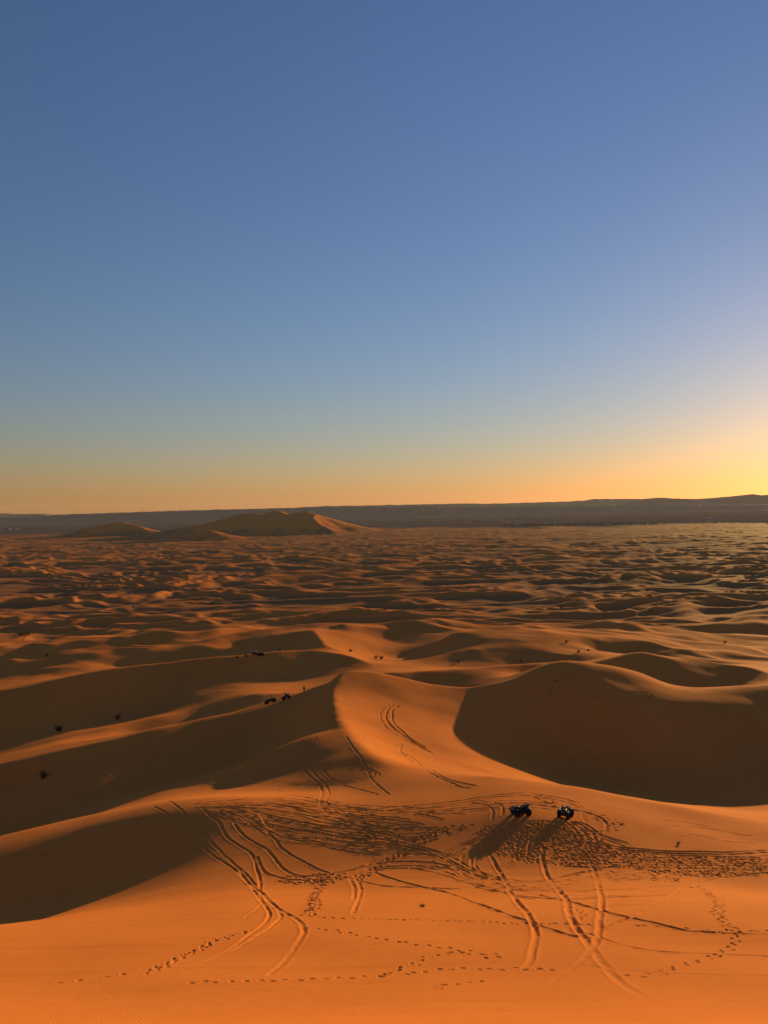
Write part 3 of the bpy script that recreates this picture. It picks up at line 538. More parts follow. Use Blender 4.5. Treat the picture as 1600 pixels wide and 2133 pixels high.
def _swells(X, Y):
    z = np.zeros_like(X)
    wx = X + 16 * perlin(X / 110, Y / 110, 3) + 60 * perlin(X / 330, Y / 330, 4)
    wy = Y + 16 * perlin(X / 105 + 9, Y / 105, 5) + 60 * perlin(X / 300 + 5, Y / 300, 6)
    for k, (lx, ly, amp, ang, seed) in enumerate(((54, 32, 4.0, 0.2, 11), (31, 20, 1.5, -0.1, 21), (112, 76, 5.4, 0.5, 31))):
        c, s = np.cos(ang), np.sin(ang)
        u = (wx * c + wy * s); v = (-wx * s + wy * c)
        n = perlin(u / lx, v / ly, seed)
        r = 1.05 - np.sqrt(n * n + 0.004) * 1.75
        r = np.clip(r, 0, 1)
        mod = 0.25 + 1.0 * np.clip(0.5 + 1.1 * perlin(X / (lx * 2.3) + 3 * k, Y / (ly * 2.3), seed + 1), 0, 1)
        z = z + amp * r * r * (3 - 2 * r) * mod
    return z

# ---------------------------------------------------------------- the ground sheet
SHEET = fit_sheet()


def tents(X, Y, lines):
    """Far big dunes: straight-sided dunes hung from crest lines (x, y, z), slope each."""
    out = np.full(X.shape, -1e9)
    for pts, slope in lines:
        a = np.asarray(pts, float)
        for p, q in zip(a[:-1], a[1:]):
            d = q[:2] - p[:2]; L2 = (d * d).sum()
            t = np.clip(((X - p[0]) * d[0] + (Y - p[1]) * d[1]) / L2, 0, 1)
            dist = np.hypot(X - p[0] - t * d[0], Y - p[1] - t * d[1])
            zz = p[2] + t * (q[2] - p[2])
            out = np.maximum(out, zz * np.clip(1 - 0.8 * slope * dist / np.maximum(zz, 1), 0, 1) ** 1.25)
    return out


def far_base(X, Y):
    r = np.hypot(X * 0.8, Y)
    d = 70 + 25 * (1 - np.exp(-np.clip(r - 450, 0, None) / 420.0))
    d = np.where(r < 450, 70 - 22 * smooth01(450 - r, 0, 380), d)
    return EYE - d


def edge_of_sand(X):
    return 3550 + 500 * perlin(X / 900, X * 0 + 3.3, 71) - 0.10 * X + 260 * perlin(X / 210, X * 0 + 1.1, 72)


def height(X, Y):
    """Height of the open ground at plan positions X, Y (tracks not included)."""
    X = np.asarray(X, float); Y = np.asarray(Y, float)
    sh = cubic(SHEET, 1.0, X, Y)
    sh = sh + 0.10 * perlin(X / 7, Y / 7, 201) + 0.22 * perlin(X / 21, Y / 21, 202) * smooth01(Y, 30, 60)
    inside = smooth01(Y, GY1 - 4, GY1 - 90) * smooth01(X, GX1 - 4, GX1 - 60) * smooth01(X, GX0 + 4, GX0 + 40) * smooth01(Y, GY0 + 1, GY0 + 12)
    sea = sea_of_dunes(X, Y)
    e = edge_of_sand(X)
    fade = smooth01(Y, e, e - 900) * (0.55 + 0.45 * smooth01(Y, 2600, 900))
    base = far_base(X, Y)
    plain = smooth01(Y, e - 900, e)
    far = base * (1 - plain) + 0.0 * plain + (sea - 5.5) * fade * 0.9
    big = (Y > 1200) & (Y < 5200)
    if big.any():
        far[big] = np.maximum(far[big], tents(X[big], Y[big], BIG_DUNES) + 0.5 * (sea[big] - 5.5) * (0.4 + 0.6 * fade[big]))
    small = (sea - 5.5) * (0.10 * smooth01(Y, 205, 300) + 0.34 * smooth01(Y, 215, 260) * smooth01(X, 50, 95) + 0.34 * smooth01(Y, 275, 320) * smooth01(X, -45, -80) + 0.75 * smooth01(Y, 330, 430))
    return (sh + small) * inside + far * (1 - inside)


def rings():
    r = list(np.geomspace(0.6, 8, 34))
    r += list(np.arange(8.3, 24, 0.4)) + list(np.arange(24.1, 92, 0.115))
    x = 92.0
    while x < 5600:
        r.append(x)
        x += 0.20 + (x - 92) * 0.0032 if x < 520 else x * 0.0072
    r += list(np.geomspace(5700, 14800, 20))
    return np.array(r)


def spokes():
    mid = np.arange(-28.5, 28.5001, 0.080)
    side = [28.5]; s = 0.12
    while side[-1] < 84:
        s = min(s * 1.10, 2.6); side.append(side[-1] + s)
    side = np.array(side[1:])
    back = np.linspace(side[-1], 360 - side[-1], 44)[1:-1]
    return np.radians(np.concatenate([-side[::-1], mid, side, back]))


RR = rings(); AA = spokes()
NR, NA = len(RR), len(AA)
GXX = RR[:, None] * np.sin(AA)[None, :]
GYY = RR[:, None] * np.cos(AA)[None, :]
GZZ = height(GXX, GYY)

# -------- tyre ruts and footprints pressed into the sheet
MID0 = int(np.argmin(np.abs(AA - R(-28.5)))); MIDN = int(np.argmin(np.abs(AA - R(28.5))))
DA = AA[MID0 + 1] - AA[MID0]
relief = np.zeros_like(GZZ)
_near = np.full(GZZ.size, 9.0)


def catmull(pts, step=0.14):
    a = np.asarray(pts, float)
    a = np.concatenate([[2 * a[0] - a[1]], a, [2 * a[-1] - a[-2]]])
    out = []
    for p0, p1, p2, p3 in zip(a[:-3], a[1:-2], a[2:-1], a[3:]):
        nn = max(2, int(np.hypot(*(p2 - p1)) / step))
        t = (np.arange(nn) / nn)[:, None]
        out.append(0.5 * (2 * p1 + (p2 - p0) * t + (2 * p0 - 5 * p1 + 4 * p2 - p3) * t ** 2 + (3 * p1 - p0 - 3 * p2 + p3) * t ** 3))
    return np.concatenate(out)


def window(px, py, reach):
    """Flat indices of sheet vertices within reach of points, with their offsets."""
    r = np.hypot(px, py); th = np.arctan2(px, py)
    ok = (np.abs(th) < R(28.2)) & (r > 9) & (r < 400)
    px, py, r, th = px[ok], py[ok], r[ok], th[ok]
    if len(px) == 0: return None
    i = np.searchsorted(RR, r); j = MID0 + np.round((th - AA[MID0]) / DA).astype(int)
    dr = (RR[i] - RR[i - 1]).min(); da = (r * DA).min()
    ki = min(16, int(reach / dr) + 1); kj = min(22, int(reach / da) + 1)
    oi, oj = np.meshgrid(np.arange(-ki, ki + 1), np.arange(-kj, kj + 1), indexing='ij')
    I = np.clip(i[:, None] + oi.ravel()[None], 0, NR - 1); J = np.clip(j[:, None] + oj.ravel()[None], 0, NA - 1)
    f = I * NA + J
    return f, GXX.ravel()[f] - px[:, None], GYY.ravel()[f] - py[:, None], ok


for tw, td, pts in TRACKS:
    tw *= 0.80
    c = catmull(pts)
    s_ = np.arange(len(c)) * 0.14
    ph = rng.uniform(0, 60)
    tang = np.gradient(c, axis=0); tang /= np.maximum(np.hypot(tang[:, 0], tang[:, 1]), 1e-6)[:, None]
    wob = 0.05 * perlin(s_ / 1.7, s_ * 0 + ph, 91) + 0.10 * perlin(s_ / 7.0, s_ * 0 + ph, 92)
    c = c + np.stack([-tang[:, 1], tang[:, 0]], 1) * wob[:, None]
    for k in range(0, len(c), 160):
        cc = c[k:k + 161]
        wv = window(cc[:, 0], cc[:, 1], 3.2 * tw)
        if wv is None: continue
        f, dx, dy, _ = wv
        d = np.hypot(dx, dy); keep = d < 3.2 * tw
        fi = f[keep]; np.minimum.at(_near, fi, d[keep])
    touched = np.where(_near < 3.2 * tw)[0]
    if len(touched) == 0: continue
    q = _near[touched] / tw
    gx = GXX.ravel()[touched]; gy = GYY.ravel()[touched]
    amp = td * (0.85 + 0.6 * perlin(gx / 0.9, gy / 0.9, 95) + 0.35 * perlin(gx / 4, gy / 4, 96)) * smooth01(np.hypot(gx, gy), 25, 48) * (0.40 + 0.12 * smooth01(gy, 60, 46) + 0.4 * smooth01(gy, 100, 140))
    prof = amp * (-np.exp(-(q / 0.95) ** 4) + 0.45 * np.exp(-((q - 1.6) / 0.5) ** 2))
    hold = np.clip(np.exp(-(q / 1.3) ** 4), 0, 1)
    rl = relief.ravel()
    rl[touched] = rl[touched] * (1 - hold) + prof
    relief = rl.reshape(GZZ.shape)
    _near[touched] = 9.0

steps = []                                    # footprints: x, y, heading, length, depth
for sp, side, jit, pts in TRAILS:
    c = catmull(pts, 0.05); dd = np.concatenate([[0], np.cumsum(np.hypot(*np.diff(c, axis=0).T))])
    t = np.arange(0, dd[-1], sp) + rng.uniform(-0.12, 0.12, len(np.arange(0, dd[-1], sp))) * sp
    x = np.interp(t, dd, c[:, 0]); y = np.interp(t, dd, c[:, 1])
    hx = np.interp(t + 0.3, dd, c[:, 0]) - np.interp(t - 0.3, dd, c[:, 0]); hy = np.interp(t + 0.3, dd, c[:, 1]) - np.interp(t - 0.3, dd, c[:, 1])
    for m in range(len(t)):
        h_ = math.hypot(hx[m], hy[m]) or 1; sg = side if m % 2 else -side
        steps.append((x[m] - hy[m] / h_ * sg + rng.normal() * jit, y[m] + hx[m] / h_ * sg + rng.normal() * jit, math.atan2(hy[m], hx[m]), rng.uniform(0.12, 0.16), rng.uniform(0.06, 0.09)))
for count, poly in CHURNED:
    p = np.array(poly); got = 0; lo = p.min(0); hi = p.max(0); nxt = np.roll(p, -1, 0)
    while got < count:
        x, y = rng.uniform(lo[0], hi[0]), rng.uniform(lo[1], hi[1])
        cr = ((p[:, 1] > y) != (nxt[:, 1] > y)) & (x < (nxt[:, 0] - p[:, 0]) * (y - p[:, 1]) / (nxt[:, 1] - p[:, 1] + 1e-9) + p[:, 0])
        if cr.sum() % 2:
            steps.append((x, y, rng.uniform(0, 6.3), rng.uniform(0.11, 0.22), rng.uniform(0.025, 0.07))); got += 1
steps = np.array(steps)
for k in range(0, len(steps), 200):
    st = steps[k:k + 200]
    wv = window(st[:, 0], st[:, 1], 0.55)
    if wv is None: continue
    f, dx, dy, ok = wv
    st = st[ok]
    ca = np.cos(st[:, 2])[:, None]; sa = np.sin(st[:, 2])[:, None]
    q = np.hypot((dx * ca + dy * sa) / st[:, 3][:, None], (-dx * sa + dy * ca) / (0.62 * st[:, 3][:, None]))
    prof = st[:, 4][:, None] * (-np.exp(-q ** 4) + 0.30 * np.exp(-((q - 1.5) / 0.4) ** 2))
    use = (q < 2.6)
    np.add.at(relief.ravel(), f[use], prof[use])
relief = np.clip(relief, -0.26, 0.16)
GZZ = GZZ + relief


co = np.empty((NR * NA + 1, 3), np.float32)
co[:-1, 0] = GXX.ravel(); co[:-1, 1] = GYY.ravel(); co[:-1, 2] = GZZ.ravel()
co[-1] = (0, 0, float(height(np.array([0.0]), np.array([0.0]))[0]))
ii, jj = np.meshgrid(np.arange(NR - 1), np.arange(NA), indexing='ij')
j2 = (jj + 1) % NA
quads = np.stack([ii * NA + jj, ii * NA + j2, (ii + 1) * NA + j2, (ii + 1) * NA + jj], -1).reshape(-1, 4)[:, ::-1]
tri = np.stack([np.full(NA, NR * NA), (np.arange(NA) + 1) % NA, np.arange(NA)], -1)
gm = bpy.data.meshes.new('desert_sand')
gm.vertices.add(len(co)); gm.vertices.foreach_set('co', co.ravel())
nl = quads.size + tri.size
gm.loops.add(nl); gm.loops.foreach_set('vertex_index', np.concatenate([quads.ravel(), tri.ravel()]).astype(np.int32))
npoly = len(quads) + len(tri)
gm.polygons.add(npoly)
ls = np.concatenate([np.arange(len(quads)) * 4, quads.size + np.arange(len(tri)) * 3]).astype(np.int32)
gm.polygons.foreach_set('loop_start', ls)
gm.polygons.foreach_set('use_smooth', np.ones(npoly, bool))
gm.update(calc_edges=True)
e_ = edge_of_sand(GXX)
at = gm.attributes.new('stony', 'FLOAT', 'POINT')
stony = smooth01(GYY, e_ - 420, e_ + 60) * (1 - smooth01(GZZ, 2, 9))
at.data.foreach_set('value', np.concatenate([stony.ravel(), [0]]).astype(np.float32))
at = gm.attributes.new('far_shade', 'FLOAT', 'POINT')      # far dunes browned to paint in shade, deepest in the gravelly lows
far_shade = np.maximum(smooth01(sea_of_dunes(GXX, GYY), 8.0, 3.0), 0.24) * smooth01(GYY, 400, 640) * (1 - smooth01(GZZ, 14, 24) * (GYY > 1500))
at.data.foreach_set('value', np.concatenate([far_shade.ravel(), [0]]).astype(np.float32))
ground = bpy.data.objects.new('desert_sand', gm); col.objects.link(ground)
tag(ground, 'orange sand dunes crossed by tyre tracks running out to a stony plain', 'desert', kind='structure')

gmat = bpy.data.materials.new('sand'); gmat.use_nodes = True
n = gmat.node_tree.nodes; l = gmat.node_tree.links
b = n['Principled BSDF']; b.inputs['Roughness'].default_value = 0.92; b.inputs['Specular IOR Level'].default_value = 0.02
geo = n.new('ShaderNodeNewGeometry')
def noise_node(scale, detail=4, rough=0.55, vec=None):
    t = n.new('ShaderNodeTexNoise'); t.inputs['Scale'].default_value = scale; t.inputs['Detail'].default_value = detail
    t.inputs['Roughness'].default_value = rough
    l.new(vec or geo.outputs['Position'], t.inputs['Vector']); return t
def mix_node(a, bb, fac):
    m = n.new('ShaderNodeMix'); m.data_type = 'RGBA'
    for k, v in (('A', a), ('B', bb)):
        if isinstance(v, tuple): m.inputs[k].default_value = v + (1,)
        else: l.new(v, m.inputs[k])
    if isinstance(fac, float): m.inputs['Factor'].default_value = fac
    else: l.new(fac, m.inputs['Factor'])
    return m.outputs['Result']
def ramp(src, lo, hi):
    m = n.new('ShaderNodeMapRange'); m.inputs['From Min'].default_value = lo; m.inputs['From Max'].default_value = hi
    l.new(src, m.inputs['Value']); return m.outputs['Result']
big_n = noise_node(0.035, 4); fine_n = noise_node(1.7, 6, 0.65); grain = noise_node(38.0, 3, 0.7)
c1 = mix_node(SAND_A, SAND_B, ramp(big_n.outputs['Fac'], 0.35, 0.65))
c2 = mix_node(c1, SAND_C, ramp(fine_n.outputs['Fac'], 0.50, 0.85))
stone_n = noise_node(0.006, 6, 0.6)
stone = mix_node((0.095, 0.078, 0.068), (0.15, 0.124, 0.108), ramp(stone_n.outputs['Fac'], 0.35, 0.65))
attr = n.new('ShaderNodeAttribute'); attr.attribute_name = 'stony'
sp_m = n.new('ShaderNodeMapRange'); sp_m.inputs['To Min'].default_value = 0.008; sp_m.inputs['To Max'].default_value = 0.0   # stones do not glint like sand
l.new(attr.outputs['Fac'], sp_m.inputs['Value']); l.new(sp_m.outputs['Result'], b.inputs['Specular IOR Level'])
far_shade_at = n.new('ShaderNodeAttribute'); far_shade_at.attribute_name = 'far_shade'
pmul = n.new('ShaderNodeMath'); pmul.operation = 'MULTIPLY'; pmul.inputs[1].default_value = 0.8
l.new(far_shade_at.outputs['Fac'], pmul.inputs[0])
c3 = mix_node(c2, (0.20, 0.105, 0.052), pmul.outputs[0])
strk = n.new('ShaderNodeMapping'); strk.inputs['Rotation'].default_value = (0, 0, 0.5); strk.inputs['Scale'].default_value = (0.05, 0.6, 0.3)
l.new(geo.outputs['Position'], strk.inputs['Vector'])
st_n = noise_node(1.0, 5, 0.6, strk.outputs['Vector'])
c4 = mix_node(c3, (0.44, 0.135, 0.026), ramp(st_n.outputs['Fac'], 0.56, 0.95))
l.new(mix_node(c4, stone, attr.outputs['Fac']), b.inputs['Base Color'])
# wind ripples, a hand's width apart
wave = n.new('ShaderNodeTexWave'); wave.wave_type = 'BANDS'; wave.bands_direction = 'DIAGONAL'
wave.inputs['Scale'].default_value = 4.5; wave.inputs['Distortion'].default_value = 7.0
wave.inputs['Detail'].default_value = 3; wave.inputs['Detail Scale'].default_value = 0.5
l.new(geo.outputs['Position'], wave.inputs['Vector'])
rip_mask = noise_node(0.09, 3)
mul = n.new('ShaderNodeMath'); mul.operation = 'MULTIPLY'
l.new(wave.outputs['Fac'], mul.inputs[0]); l.new(ramp(rip_mask.outputs['Fac'], 0.42, 0.66), mul.inputs[1])
add = n.new('ShaderNodeMath'); add.operation = 'MULTIPLY_ADD'; add.inputs[1].default_value = 0.5
l.new(fine_n.outputs['Fac'], add.inputs[0]); l.new(mul.outputs[0], add.inputs[2])
bump = n.new('ShaderNodeBump'); bump.inputs['Strength'].default_value = 0.22; bump.inputs['Distance'].default_value = 0.02
l.new(add.outputs[0], bump.inputs['Height']); l.new(bump.outputs['Normal'], b.inputs['Normal'])
gm.materials.append(gmat)



# ---------------------------------------------------------------- mesh helper
class MB:
    def __init__(self): self.v = []; self.f = []

    def box(self, c, s, taper=(1, 1), rot=None, bevel=0.0):
        """Box at c of size s; the top is scaled by taper; corners cut when bevel > 0."""
        x, y, z = s[0] / 2, s[1] / 2, s[2] / 2; b = bevel
        ring = lambda zz, kx, ky: [(x * kx - b, -y * ky, zz), (x * kx, -y * ky + b, zz), (x * kx, y * ky - b, zz), (x * kx - b, y * ky, zz),
                                   (-x * kx + b, y * ky, zz), (-x * kx, y * ky - b, zz), (-x * kx, -y * ky + b, zz), (-x * kx + b, -y * ky, zz)]
        if b > 0:
            rs = [ring(-z, 1, 1), ring(z - b, 1 + (taper[0] - 1) * 0.8, 1 + (taper[1] - 1) * 0.8), ring(z, taper[0] * (1 - b / x), taper[1] * (1 - b / y))]
        else:
            rs = [[(x, -y, -z), (x, y, -z), (-x, y, -z), (-x, -y, -z)], [(x * taper[0], -y * taper[1], z), (x * taper[0], y * taper[1], z), (-x * taper[0], y * taper[1], z), (-x * taper[0], -y * taper[1], z)]]
        m = rot or Matrix.Identity(3)
        self.loft([[Vector(c) + m @ Vector(p) for p in r] for r in rs])
        return self

    def loft(self, rs, cap=True):
        k = len(self.v); n_ = len(rs[0])
        for r in rs: self.v += [tuple(p) for p in r]
        for a in range(len(rs) - 1):
            for i in range(n_):
                j = (i + 1) % n_
                self.f.append((k + a * n_ + i, k + a * n_ + j, k + (a + 1) * n_ + j, k + (a + 1) * n_ + i))
        if cap:
            self.f.append(tuple(k + i for i in range(n_))[::-1]); self.f.append(tuple(k + (len(rs) - 1) * n_ + i for i in range(n_)))
        return self

    def tube(self, pts, r, n_=8):
        pts = [Vector(p) for p in pts]; rs = []
        for i, p in enumerate(pts):
            t = (pts[min(i + 1, len(pts) - 1)] - pts[max(i - 1, 0)]).normalized()
            a = t.cross(Vector((0.13, 0.31, 0.94))).normalized(); b_ = t.cross(a)
            rr = r[i] if isinstance(r, (list, tuple)) else r
            rs.append([p + (a * math.cos(q) + b_ * math.sin(q)) * rr for q in [2 * math.pi * m / n_ for m in range(n_)]])
        return self.loft(rs)

    def lathe(self, c, axis, prof, n_=18):
        """prof: list of (offset along axis, radius); closed round."""
        ax = Vector(axis).normalized(); a = ax.cross(Vector((0.2, 0.5, 0.84))).normalized(); b_ = ax.cross(a)
        rs = [[Vector(c) + ax * o + (a * math.cos(q) + b_ * math.sin(q)) * r for q in [2 * math.pi * m / n_ for m in range(n_)]] for o, r in prof]
        return self.loft(rs)

    def mesh(self, name, m, smooth=False):
        me = bpy.data.meshes.new(name); me.from_pydata(self.v, [], self.f); me.validate()
        bm_ = None
        import bmesh
        bm_ = bmesh.new(); bm_.from_mesh(me); bmesh.ops.recalc_face_normals(bm_, faces=bm_.faces[:]); bm_.to_mesh(me); bm_.free()
        if smooth:
            for p in me.polygons: p.use_smooth = True
        me.materials.append(m); return me

    def build(self, name, m, parent=None, smooth=False):
        o = bpy.data.objects.new(name, self.mesh(name, m, smooth)); col.objects.link(o); o.parent = parent
        return o


def empty(name, loc=(0, 0, 0)):
    o = bpy.data.objects.new(name, None); col.objects.link(o); o.location = loc; o.empty_display_size = 0.3
    return o


def copy_tree(o, parent=None):
    c = o.copy(); col.objects.link(c); c.parent = parent
    for ch in list(o.children): copy_tree(ch, c)
    return c


def gz(x, y):
    return float(height(np.array([float(x)]), np.array([float(y)]))[0])


def stand(o, x, y, heading, L=1.3, sink=0.03):
    """Set a thing on the sand at plan x, y, nose towards heading, tilted with the slope."""
    fx, fy = math.cos(heading), math.sin(heading)
    f = Vector((fx * L, fy * L, gz(x + fx * L / 2, y + fy * L / 2) - gz(x - fx * L / 2, y - fy * L / 2))).normalized()
    s = Vector((-fy * L, fx * L, gz(x - fy * L / 2, y + fx * L / 2) - gz(x + fy * L / 2, y - fx * L / 2))).normalized()
    u = f.cross(s).normalized(); s = u.cross(f)
    o.matrix_world = Matrix.Translation((x, y, gz(x, y) - sink)) @ Matrix((f, s, u)).transposed().to_4x4()
    return o


M_black = mat('black_plastic', (0.010, 0.009, 0.009), 0.5, 0, 0.3, (9, 0.4))
M_rubber = mat('tyre_rubber', (0.014, 0.013, 0.013), 0.85, 0, 0.25, (30, 0.4))
M_metal = mat('dark_metal', (0.03, 0.03, 0.03), 0.5, 0.6, 0.4, (12, 0.3))
M_chrome = mat('bright_metal', (0.55, 0.55, 0.55), 0.2, 1.0, 0.5)
M_seat = mat('seat_vinyl', (0.017, 0.016, 0.016), 0.55, 0, 0.4, (25, 0.3))
M_lens = mat('lamp_lens', (0.6, 0.6, 0.58), 0.08, 0, 0.8)
M_skin = mat('skin', (0.30, 0.16, 0.10), 0.6, 0, 0.3, (14, 0.15))
M_dark = mat('dark_cloth', (0.016, 0.016, 0.02), 0.95, 0, 0.1, (10, 0.3))
M_trouser = mat('grey_cloth', (0.03, 0.03, 0.036), 0.95, 0, 0.1, (10, 0.3))
M_white = mat('white_cloth', (0.72, 0.70, 0.66), 0.95, 0, 0.1, (10, 0.08))
M_hair = mat('dark_hair', (0.012, 0.010, 0.009), 0.7, 0, 0.3, (40, 0.3))


# ---------------------------------------------------------------- far mountains
def rock_mat(name, a, b2):
    m = bpy.data.materials.new(name); m.use_nodes = True
    n = m.node_tree.nodes; l = m.node_tree.links; bs = n['Principled BSDF']
    bs.inputs['Roughness'].default_value = 0.95; bs.inputs['Specular IOR Level'].default_value = 0.1
    g = n.new('ShaderNodeNewGeometry'); t = n.new('ShaderNodeTexNoise'); t.inputs['Scale'].default_value = 0.004; t.inputs['Detail'].default_value = 6
    mp = n.new('ShaderNodeMapping'); mp.inputs['Scale'].default_value = (1, 1, 7)
    mx = n.new('ShaderNodeMix'); mx.data_type = 'RGBA'; mx.inputs['A'].default_value = a + (1,); mx.inputs['B'].default_value = b2 + (1,)
    l.new(g.outputs['Position'], mp.inputs['Vector']); l.new(mp.outputs['Vector'], t.inputs['Vector'])
    l.new(t.outputs['Fac'], mx.inputs['Factor']); l.new(mx.outputs['Result'], bs.inputs['Base Color'])
    return m


M_rock = rock_mat('mesa_rock', (0.10, 0.075, 0.062), (0.20, 0.15, 0.12))


def range_of_hills(name, sky, width, label, seed):
    a = np.array(sky); xs = np.arange(a[0, 0], a[-1, 0], 26.0)
    top = np.interp(xs, a[:, 0], a[:, 2]); y0 = np.interp(xs, a[:, 0], a[:, 1])
    one = np.ones_like(xs)
    top = top + 5.0 * perlin(xs / 170, one * seed, seed) + 2.5 * perlin(xs / 55, one * seed, seed + 1)
    gul = 0.5 + 0.5 * perlin(xs / 260, one * seed, seed + 2) + 0.35 * perlin(xs / 90, one * seed, seed + 3)
    rows = [(-width * (0.55 + 0.55 * gul), -4 + 0 * xs), (-width * (0.32 + 0.32 * gul), top * 0.16), (-width * (0.16 + 0.2 * gul), top * 0.42),
            (-width * (0.07 + 0.12 * gul), top * 0.72), (-width * (0.02 + 0.08 * gul), top * 0.93), (0 * xs, top), (width * 0.35 + 0 * xs, top * 0.96), (width * 0.8 + 0 * xs, top * 0.4), (width * 1.1 + 0 * xs, -4 + 0 * xs)]
    v = []; f = []; m = len(xs)
    for k, (dy, zz) in enumerate(rows):
        zz = np.where(zz > -3, zz + (k % 8 > 0) * 3.0 * perlin(xs / 70 + k * 7.3, one * seed, seed + 5), zz)
        v += list(zip(xs.tolist(), (y0 + dy).tolist(), np.maximum(zz, -4).tolist()))
    for k in range(len(rows) - 1):
        for i in range(m - 1): f.append((k * m + i, k * m + i + 1, (k + 1) * m + i + 1, (k + 1) * m + i))
    me = bpy.data.meshes.new(name); me.from_pydata(v, [], f); me.materials.append(M_rock)
    o = bpy.data.objects.new(name, me); col.objects.link(o); tag(o, label, 'mountains', kind='structure')


range_of_hills('mountain_ridge', NEAR_RIDGE, 700, 'long low blue grey ridge along the horizon', 131)
range_of_hills('mountain_ridge', BACK_RIDGE, 700, 'paler stepped ridge showing behind the long low ridge', 141)
range_of_hills('mountain_range', RIGHT_RANGE, 900, 'higher brown hills under the glow at the right end of the horizon', 151)
range_of_hills('mesa', FAR_MESA, 600, 'flat topped pale mesa at the far left of the horizon', 161)


# ---------------------------------------------------------------- quad bikes and buggy
def add_wheel(root, x, y, r, w, side):
    tread = MB()
    tread.lathe((x, y, r), (0, 1, 0), [(-w * 0.30, r * 0.55), (-w * 0.5, r * 0.70), (-w * 0.5, r * 0.88), (-w * 0.36, r * 0.97), (0, r), (w * 0.36, r * 0.97), (w * 0.5, r * 0.88), (w * 0.5, r * 0.70), (w * 0.30, r * 0.55)], 22)
    for q in range(18):                                  # knobs
        an = 2 * math.pi * q / 18
        rt = Matrix.Rotation(-an, 3, 'Y')
        for s in (-1, 1):
            tread.box((x + math.sin(an + 0.08 * s) * r * 0.99, y + s * w * 0.24, r + math.cos(an + 0.08 * s) * r * 0.99), (r * 0.16, w * 0.36, r * 0.10), rot=Matrix.Rotation(an, 3, 'Y'))
    wh = tread.build('wheel', M_rubber, root)
    rim = MB().lathe((x, y, r), (0, 1, 0), [(-w * 0.28, r * 0.56), (-w * 0.30, r * 0.48), (-w * 0.10, r * 0.42), (-w * 0.12, r * 0.16), (w * 0.12, r * 0.16), (w * 0.10, r * 0.42), (w * 0.30, r * 0.48), (w * 0.28, r * 0.56)], 14)
    rim.build('rim', M_metal, wh, True)


def fender(cx, cy, r, w, a0, a1, th=0.035, n_=9):
    """Curved mudguard over a wheel at (cx, cy)."""
    m = MB(); rs = []
    for k in range(n_):
        an = R(a0 + (a1 - a0) * k / (n_ - 1))
        ring = []
        for rr, yy in ((r, -w / 2), (r, w / 2), (r + th, w / 2 - 0.02), (r + th, -w / 2 + 0.02)):
            ring.append((cx + math.cos(an) * rr, cy + yy, 0.30 + math.sin(an) * rr))
        rs.append(ring)
    m.loft(rs); return m


